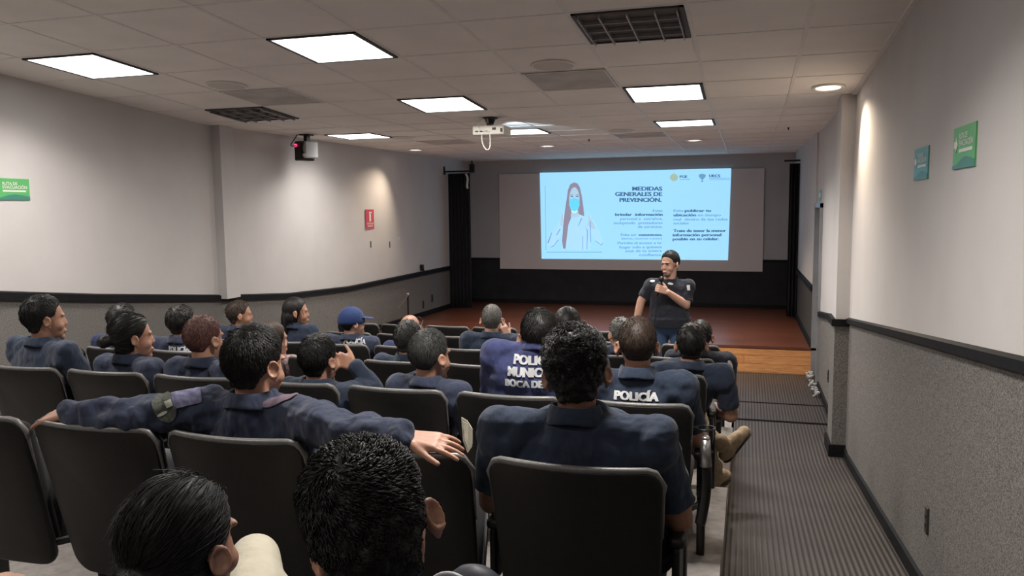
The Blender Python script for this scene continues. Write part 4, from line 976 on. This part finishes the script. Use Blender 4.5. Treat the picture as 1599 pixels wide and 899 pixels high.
q = person('B', seat_x('B', 0), 995, 495, 'person in navy polo lettered POLICÍA, aisle chair of the second row', 'fade', 'hair_brown', 'navy', 'skin', near=1, w=1.06, bulk=1.05, hthick=.010, head_yaw=-13)
tp = at_y(993, 625, yB+.05)
back_text(q['shirt'], q['loc'], q['root'], [('POLICÍA', .175, .032, 0)], tp[0], tp[2], yB)

# --- third row
for k, d in ((0, 'the man with tan boots'), (1, 'the short-haired man behind the lettered blue shirt'), (3, 'the wavy-haired man beyond the grey-black haired woman'), (5, 'the person in the floral top'), (6, 'the lettered man beside the auburn-haired woman'), (7, 'the man hidden behind the bun')): occ('C', k, d)
yC, zC = ROWS['C'][0], ROWS['C'][1]
bx = at_y(1128, 690, yC+.62)
p12 = person('C', seat_x('C', 0), 1080, 503, 'person in navy shirt with tan boot crossed into the aisle, third row', 'short', 'hair_black', 'navy', 'skin', near=0, w=.98, pants='khaki', hands=True,
             knees=dict(L=((-.50, yC+.62, zC+.62), at_y(1122, 692, yC+.66)), R=((-.28, yC+.68, zC+.46), (-.16, yC+.60, zC+.10))))
person('C', seat_x('C', 1), 886, 480, 'person with black cropped hair mostly hidden behind the lettered blue shirt', 'fade', 'hair_black', 'navy', 'skin', near=0, w=1.0, hthick=.014)
person('C', seat_x('C', 3), 637, 498, 'person with wavy dark grey hair and navy shirt, third row middle', 'short', 'hair_salt', 'navy', 'skin', near=0, w=.95)
person('C', seat_x('C', 5), 425, 500, 'person in pale floral top with brown hair, third row', 'bob', 'hair_brown', 'floral', 'skin_light', head_yaw=30, near=0, w=.92)
q = person('C', seat_x('C', 6), 284, 475, 'person in dark shirt lettered POLICÍA left of the auburn-haired woman', 'short', 'hair_black', 'slate', 'skin', head_yaw=20, near=0, w=1.0)
tp = at_y(277, 549, yC+.05); back_text(q['shirt'], q['loc'], q['root'], [('POLICÍA', .17, .030, 0)], tp[0]+.0, tp[2], yC)
person('C', seat_x('C', 7), 192, 473, 'person in royal blue shirt mostly hidden behind the woman with the bun', 'short', 'hair_black', 'royal', 'skin', head_yaw=20, near=0, w=1.0)
# --- fourth row
for k, d in ((0, 'the man in black polo by the aisle'), (1, 'the grey-haired man'), (3, 'the close-cropped man with hand at ear'), (4, 'the bald man'), (5, 'the man in the blue cap'), (6, 'the long-haired woman'), (7, 'the dark-haired man by the left wall')): occ('D', k, d)
yD, zD = ROWS['D'][0], ROWS['D'][1]
e13 = at_y(1140, 600, yD+.2)
q = person('D', seat_x('D', 0)+.1, 1094, 498, 'person in black polo with white sleeve patch beside the aisle, fourth row', 'short', 'hair_black', 'black_polo', 'skin', near=0, w=1.05, body_yaw=0,
       arms=dict(R=dict(E=at_y(1138, 603, yD+.20), W=at_y(1100, 625, yD+.42), f=(-.4, 1, .1), n=(0, 0, 1))))
patch_at(bvh_of(q['shirt'], q['loc']), 1140, 570, .03, .07, .3, 'sleeve_patch', 'white_cloth', q['root'], q['loc'], .005, 'oval')
person('D', seat_x('D', 1), 968, 494, 'person with short grey hair between two dark heads, fourth row', 'short', 'hair_gray', 'navy', 'skin_light', near=0, w=.95, head_yaw=-35)
person('D', seat_x('D', 3)+.1, 768, 475, 'close-cropped grey person with hand at ear and navy polo, fourth row', 'fade', 'hair_gray', 'navy', 'skin_light', near=1, w=1.08, bulk=1.1, head_yaw=-8, hthick=.006, 
       arms=dict(R=dict(E=at_y(800, 552, yD+.25), W=at_y(793, 530, yD+.22), f=(-.25, .0, .7), n=(.6, -.5, .2), t=1, curl=(35, 40, 44, 48), thumb=40)))
p19 = person('D', seat_x('D', 4)-.02, 641, 488, 'bald person with glasses leaning the head back, fourth row', 'bald', 'hair_gray', 'royal', 'skin', near=0, w=.95, pitch=28)
mb = MB()
for sd in (-1, 1):
    mb.tube([p19['H']+p19['R']@np.array((sd*.08, -.0, .012)), p19['H']+p19['R']@np.array((sd*.072, .095, .014))], .003); mb.torus(p19['H']+p19['R']@np.array((sd*.033, .108, .008)), .024, .0025, p19['R']@rotx(math.pi/2), 18, 6)
mb.build('glasses', 'frame_dark', p19['root'], p19['loc'])
q = person('D', seat_x('D', 5)+.04, 550, 481, 'person in blue baseball cap and dark shirt lettered POLICÍA, fourth row', 'fade', 'hair_black', 'slate', 'skin_light', head_yaw=40, near=0, w=1.08)
tp = at_y(556, 537, yD+.05); back_text(q['shirt'], q['loc'], q['root'], [('POLICÍA', .19, .034, 0)], tp[0]-.02, tp[2], yD)
H, R = q['H'], q['R']
mb = MB(); rings = []
for a in (-12, 0, 15, 32, 50, 68, 85):
    t = np.linspace(0, 2*np.pi, 28, endpoint=False); a = math.radians(a)
    rings.append(H+(np.stack([.092*math.cos(a)*np.cos(t), -.012+.112*math.cos(a)*np.sin(t), np.full(28, .028+.112*math.sin(a))], 1))@R.T)
mb.loft(rings); cap = mb.build('cap', 'cap_blue', q['root'], q['loc'], smooth=True)
mb = MB(); out = []; 
for t in np.linspace(-1, 1, 13): out.append((.085*t, .085+.085*math.sqrt(1-t*t*.85)))
inn = [(x*.9, .03+.055*math.sqrt(max(0, 1-(x/.09)**2))) for x, y_ in out][::-1]
for dz in (.0,):
    P = out+inn; top_ = [H+R@np.array((x, y_, .052-.3*x*x*10*.2-.15*(y_-.08))) for x, y_ in P]; bot_ = [p-R[:, 2]*.006 for p in top_]
    mb.loft([np.array(bot_), np.array(top_)])
br_ = mb.build('cap_brim', 'cap_blue', cap, q['loc']); mb = MB(); mb.ell(H+R@np.array((0, -.012, .142)), (.008, .008, .005)); mb.build('cap_button', 'cap_blue', cap, q['loc'])
person('D', seat_x('D', 6)-.0, 462, 463, 'woman with long dark hair looking right near the left wall, fourth row', 'long', 'hair_black', 'navy', 'skin', head_yaw=60, near=0, w=.9)
person('D', seat_x('D', 7)+.05, 374, 468, 'person with short dark hair near the left wall pilaster, fourth row', 'short', 'hair_brown', 'slate', 'skin', head_yaw=50, near=0, w=.95)

# tan boots of the man on the aisle
def boot(ank, toe, name, root, loc, m='shoe_tan'):
    ank, toe = np.asarray(ank, float), np.asarray(toe, float); d = nz(toe-ank); s_ = nz(np.cross(d, (0, 0, 1.))); upv = np.cross(s_, d)
    mb = MB(); mb.capsule(ank-d*.04-upv*.03, toe-upv*.035, .042, .040, 16, sq=.85, up=upv); mb.capsule(ank-d*.01+upv*.06, ank-d*.01-upv*.03, .050, .048, 14); mb.capsule(ank+upv*.0, toe-d*.05-upv*.02, .045, .036, 12)
    me = fuse(mb, .005, 4); me.transform(Matrix.Translation(Vector(-loc))); b_ = link(name, me, m, root, True)
    mb = MB(); mb.capsule(ank-d*.04-upv*.066, toe-upv*.068, .036, .038, 16, sq=1, up=upv); V = mb.v[0]; c = ank-upv*.066; h = (V-c)@upv; mb.v[0] = V-np.outer(h*.75, upv); mb.build('boot_sole', 'sole', b_, loc)
kn = p12['loc']
boot(at_y(1134, 697, yC+.66), at_y(1157, 668, yC+.74), 'boot', p12['root'], p12['loc'])
boot((-.16, yC+.60, zC+.09), (-.10, yC+.78, zC+.075), 'boot', p12['root'], p12['loc'])

# --- speaker standing between the front row and the stage
def speaker():
    y = 8.12; top = at_y(1046, 391, y); H = top-np.array([0, 0, .138]); hs = 1.04
    fz = FL; sx = H[0]; loc = np.array([sx, y, fz]); root = empty('person', loc, 'person standing before the stage in a dark polo, speaking into a microphone', 'person')
    # faces the audience, turned towards the left of the picture
    head = rotz(math.radians(180-30)); bodyR = rotz(math.radians(180-4)); R = head@rotx(math.radians(-4))
    ux = bodyR@np.array([1., 0, 0]); fy = bodyR@np.array([0, 1., 0])   # ux points to the picture left = his right
    N = H+np.array([-.0, .015, -.135]); Pv = np.array([sx, y+.02, fz+.86])
    SH = [N+ux*.185*sd-np.array([0, 0, .068]) for sd in (-1, 1)]
    # left arm (picture right) bent up to the microphone; right arm (picture left) hanging
    mic = at_y(1034, 431, y-.22)
    EL = at_y(1071, 476, y-.06); WL = at_y(1043, 456, y-.21)
    ER = at_y(1001, 470, y+.0)-np.array([0, .0, 0]); WR = at_y(992, 508, y-.03)
    mb = MB(); head_shape(mb, H, R, hs, 1.0); mb.capsule(H+R@np.array([0, -.02, -.05]), N-np.array([0, 0, .02]), .057, .062, 18)
    torso_shape(mb, N, Pv, ux, .98, 1.05, -.016)
    arm_shape(mb, SH[0], EL, WL, (.052, .043, .029)); arm_shape(mb, SH[1], ER, WR, (.052, .043, .029))
    hf = nz(np.array([-.85, -.30, .38])); hn = nz(np.array([.12, -.95, .2])); hn = nz(hn-hf*(hf@hn)); hand_shape(mb, WL+hf*.006, hf, hn, 1, (58, 62, 64, 66), 1, 42, 1.05)
    grip = WL+hf*.088-hn*.028
    hand_shape(mb, WR, (-.05, -.1, -1), (-.9, -.2, 0), -1, (18, 20, 22, 24), 3, 25)
    mb.ell(Pv, (.16, .11, .1))
    for sd in (-1, 1): mb.chain([Pv+ux*sd*.09, Pv+ux*sd*.10-(0, 0, .4), Pv+ux*sd*.11-(0, 0, .78)], [.08, .055, .04])
    me = fuse(mb, .0042, 5); me.transform(Matrix.Translation(Vector(-loc))); link('body', me, 'skin_light', root, True)
    mb = MB(); torso_shape(mb, N-np.array([0, 0, .01]), Pv, ux, 1.02, 1.12, .012); mb.ell(Pv+(0, 0, .02), (.19, .15, .11))
    for S_, E_ in ((SH[0], EL), (SH[1], ER)):
        mb.ell(S_, (.066, .066, .062)); mb.capsule(N-np.array([0, 0, .045])+(S_-N)*.25, S_, .044, .058, 16); mb.capsule(S_*.5+N*.5-np.array([0, 0, .09]), S_-np.array([0, 0, .03]), .09, .07, 16); mb.capsule(S_, S_+(E_-S_)*.80, .063, .062, 18, flat1=True)
    tx = bpy.data.textures['folds']; sh = fuse(mb, .005, 7, [('DISPLACE', dict(texture=tx, strength=.022, mid_level=.5)), ('SMOOTH', dict(factor=.5, iterations=1))]); sh.transform(Matrix.Translation(Vector(-loc)))
    so = link('shirt', sh, 'black_polo', root, True)
    mb = MB(); rings = []
    for rr, zz in ((.062, -.035), (.059, .0), (.060, .010), (.068, .012), (.082, -.004), (.098, -.026), (.090, -.032), (.072, -.022)):
        t = np.linspace(0, 2*np.pi, 30, endpoint=False); rings.append(N+np.stack([np.cos(t)*rr*1.05, np.sin(t)*rr, np.full(30, zz)-.045*np.clip(np.sin(t), 0, 1)-.3*(rr-.06)*np.abs(np.cos(t))], 1)@bodyR.T)
    rings.append(rings[0]); mb.loft(rings, cap=False); mb.build('collar', 'black_polo', root, loc, smooth=True)
    mb = MB(); mb.ell(Pv+(0, 0, -.03), (.18, .14, .12))
    for sd in (-1, 1): mb.chain([Pv+ux*sd*.09-(0, 0, .05), Pv+ux*sd*.10-(0, 0, .4), Pv+ux*sd*.11-(0, 0, .78)], [.095, .075, .06], 16)
    me = fuse(mb, .009, 5); me.transform(Matrix.Translation(Vector(-loc))); link('trousers', me, 'denim', root, True)
    for sd in (-1, 1):
        a = Pv+ux*sd*.11-(0, 0, .78); mb = MB(); mb.capsule(a+(0, .04, -.035), a+fy*.15+(0, 0, -.045), .04, .034, 14); mb.capsule(a, a-(0, 0, .03), .048, .045); me = fuse(mb, .008, 3); me.transform(Matrix.Translation(Vector(-loc))); link('shoe', me, 'black_plastic', root, True)
    hair_part(H, R, 'short', 'hair_black', root, loc, 1, hs, 5, .013)
    P = lambda *p: H+R@(np.array(p)*hs)
    for sd in (-1, 1):
        mb = MB(); mb.ell(P(sd*.029, .083, .006), (.013, .006, .0045), R, 14, 8); mb.build('eye', 'hair_black', root, loc, smooth=True)
        mb = MB(); mb.tube([P(sd*.012, .093, .021), P(sd*.03, .090, .026), P(sd*.047, .076, .020)], .0035, 6); mb.build('eyebrow', 'hair_black', root, loc, smooth=True)
    mb = MB(); mb.ell(P(0, .0985, -.0655), (.021, .004, .0045), R, 14, 6); lip = mb.build('lips', mat('lip', (.30, .10, .08), .5), root, loc, smooth=True)
    mb = MB(); mb.ell(P(0, .078, -.098), (.024, .018, .015), R); mb.ell(P(0, .055, -.100), (.038, .036, .012), R); mb.build('beard', 'stubble', root, loc, smooth=True)
    b_ = bvh_of(so, loc)
    patch_at(b_, 1019, 439, .05, .022, .05, 'chest_print', 'white_cloth', root, loc, .005, 'oval'); patch_at(b_, 1047, 443, .055, .022, -.15, 'chest_emblem', 'white_cloth', root, loc, .005, 'oval')
    patch_at(b_, 1075, 449, .028, .055, .1, 'sleeve_patch', 'white_cloth', root, loc, .005)
    # microphone (held, so a thing of its own)
    mx_ = nz(mic-grip); m0 = grip+mx_*.085; m1 = grip-mx_*.075
    r = empty('microphone', m1, 'black handheld microphone held at the chin of the standing speaker', 'microphone')
    mb = MB(); mb.capsule(m0, m1, .015, .011, 14, flat=True); mb.build('handle', 'black_metal', r, m1, smooth=True)
    mb = MB(); mb.ell(m0+(m0-m1)*.08, (.026, .026, .030)); mb.build('grille', 'black_metal', r, m1, smooth=True)
    mb = MB(); mb.tube(bez([m1, m1+(0, -.02, -.10), at_y(1025, 500, y-.2), at_y(1015, 540, y-.2), (m1[0]-.2, y-.25, FL+.02)]), .004, 6); mb.build('cable', 'black_plastic', r, m1)
speaker()

# small loose things
q0 = at_y(728, 678, 3.10); mb = MB(); r = empty('paper_leaflet', q0, 'pale crumpled leaflet poking out between two second row chairs', 'paper')
pts = [(-.025, .07), (.005, .06), (.03, .03), (.028, -.05), (.005, -.08), (-.018, -.03)]
mb.prism(pts, .006, (0, 0, 0), nz((1, -.3, 0)), (0, 0, 1), (0, 1, 0)); mb.build('sheet', 'paper', r); mb = MB(); mb.prism([(p[0]*.7+.008, p[1]*.8) for p in pts], .003, (0, -.006, 0), nz((1, .3, 0)), (0, 0, 1), (0, 1, 0)); mb.build('folded_sheet', 'paper', r)
q0 = at_y(735, 905, 1.35); r = empty('shoulder_bag', q0, 'dark blue bag with pale looped strap at the bottom beside the close tilted head', 'bag')
mb = MB(); mb.ell((0, .02, -.09), (.085, .06, .11)); mb.build('bag_body', 'dark_bag', r, smooth=True)
mb = MB(); mb.tube(bez([(-.07, -.04, -.05), (-.08, -.05, .06), (.03, -.05, .055), (.05, -.05, -.05)]), .0055); mb.build('strap', 'gray_plastic', r, smooth=True)
# cup ring and metal tube on the aisle side of the second row
q0 = at_y(1102, 668, 3.22); r = empty('cup_holder', q0, 'black ring cup holder on the aisle end of the second row', 'cup holder')
mb = MB(); mb.torus((0, 0, 0), .037, .0035, None, 30, 8); mb.build('ring', 'black_metal', r, smooth=True)
mb = MB(); mb.box((-.045, .0, -.003), (.03, .03, .01)); mb.build('clip', 'black_metal', r)
mb = MB(); mb.capsule((-.0, .01, -.05), (-.0, .01, -.16), .018, .026, 16, flat=True); mb.ell((0, .01, -.045), (.018, .018, .012))
tag(mb.build('arm_tube', 'metal', r, smooth=True), 'shiny metal tube below the ring')
mb = MB(); mb.tube(bez([(0, .01, -.15), (.01, .01, -.22), (.0, .03, -.32), (-.02, .06, -.42)]), .023, 10); mb.build('bent_tube', 'black_metal', r, smooth=True)

# --- chairs
desc = dict(OCC)
for row, n in (('Z', 3), ('A', 5), ('B', 7), ('C', 9), ('D', 9), ('E', 9), ('F', 6)):
    for k in range(n):
        cx = seat_x(row, k)
        if row == 'Z': cx = (float(p3['loc'][0]), p4x, xq)[k]
        chair(row, k, cx, (row, k) in desc, desc.get((row, k)), aisle=k == 0, last=k == n-1, sp={'F': .50}.get(row, .52))
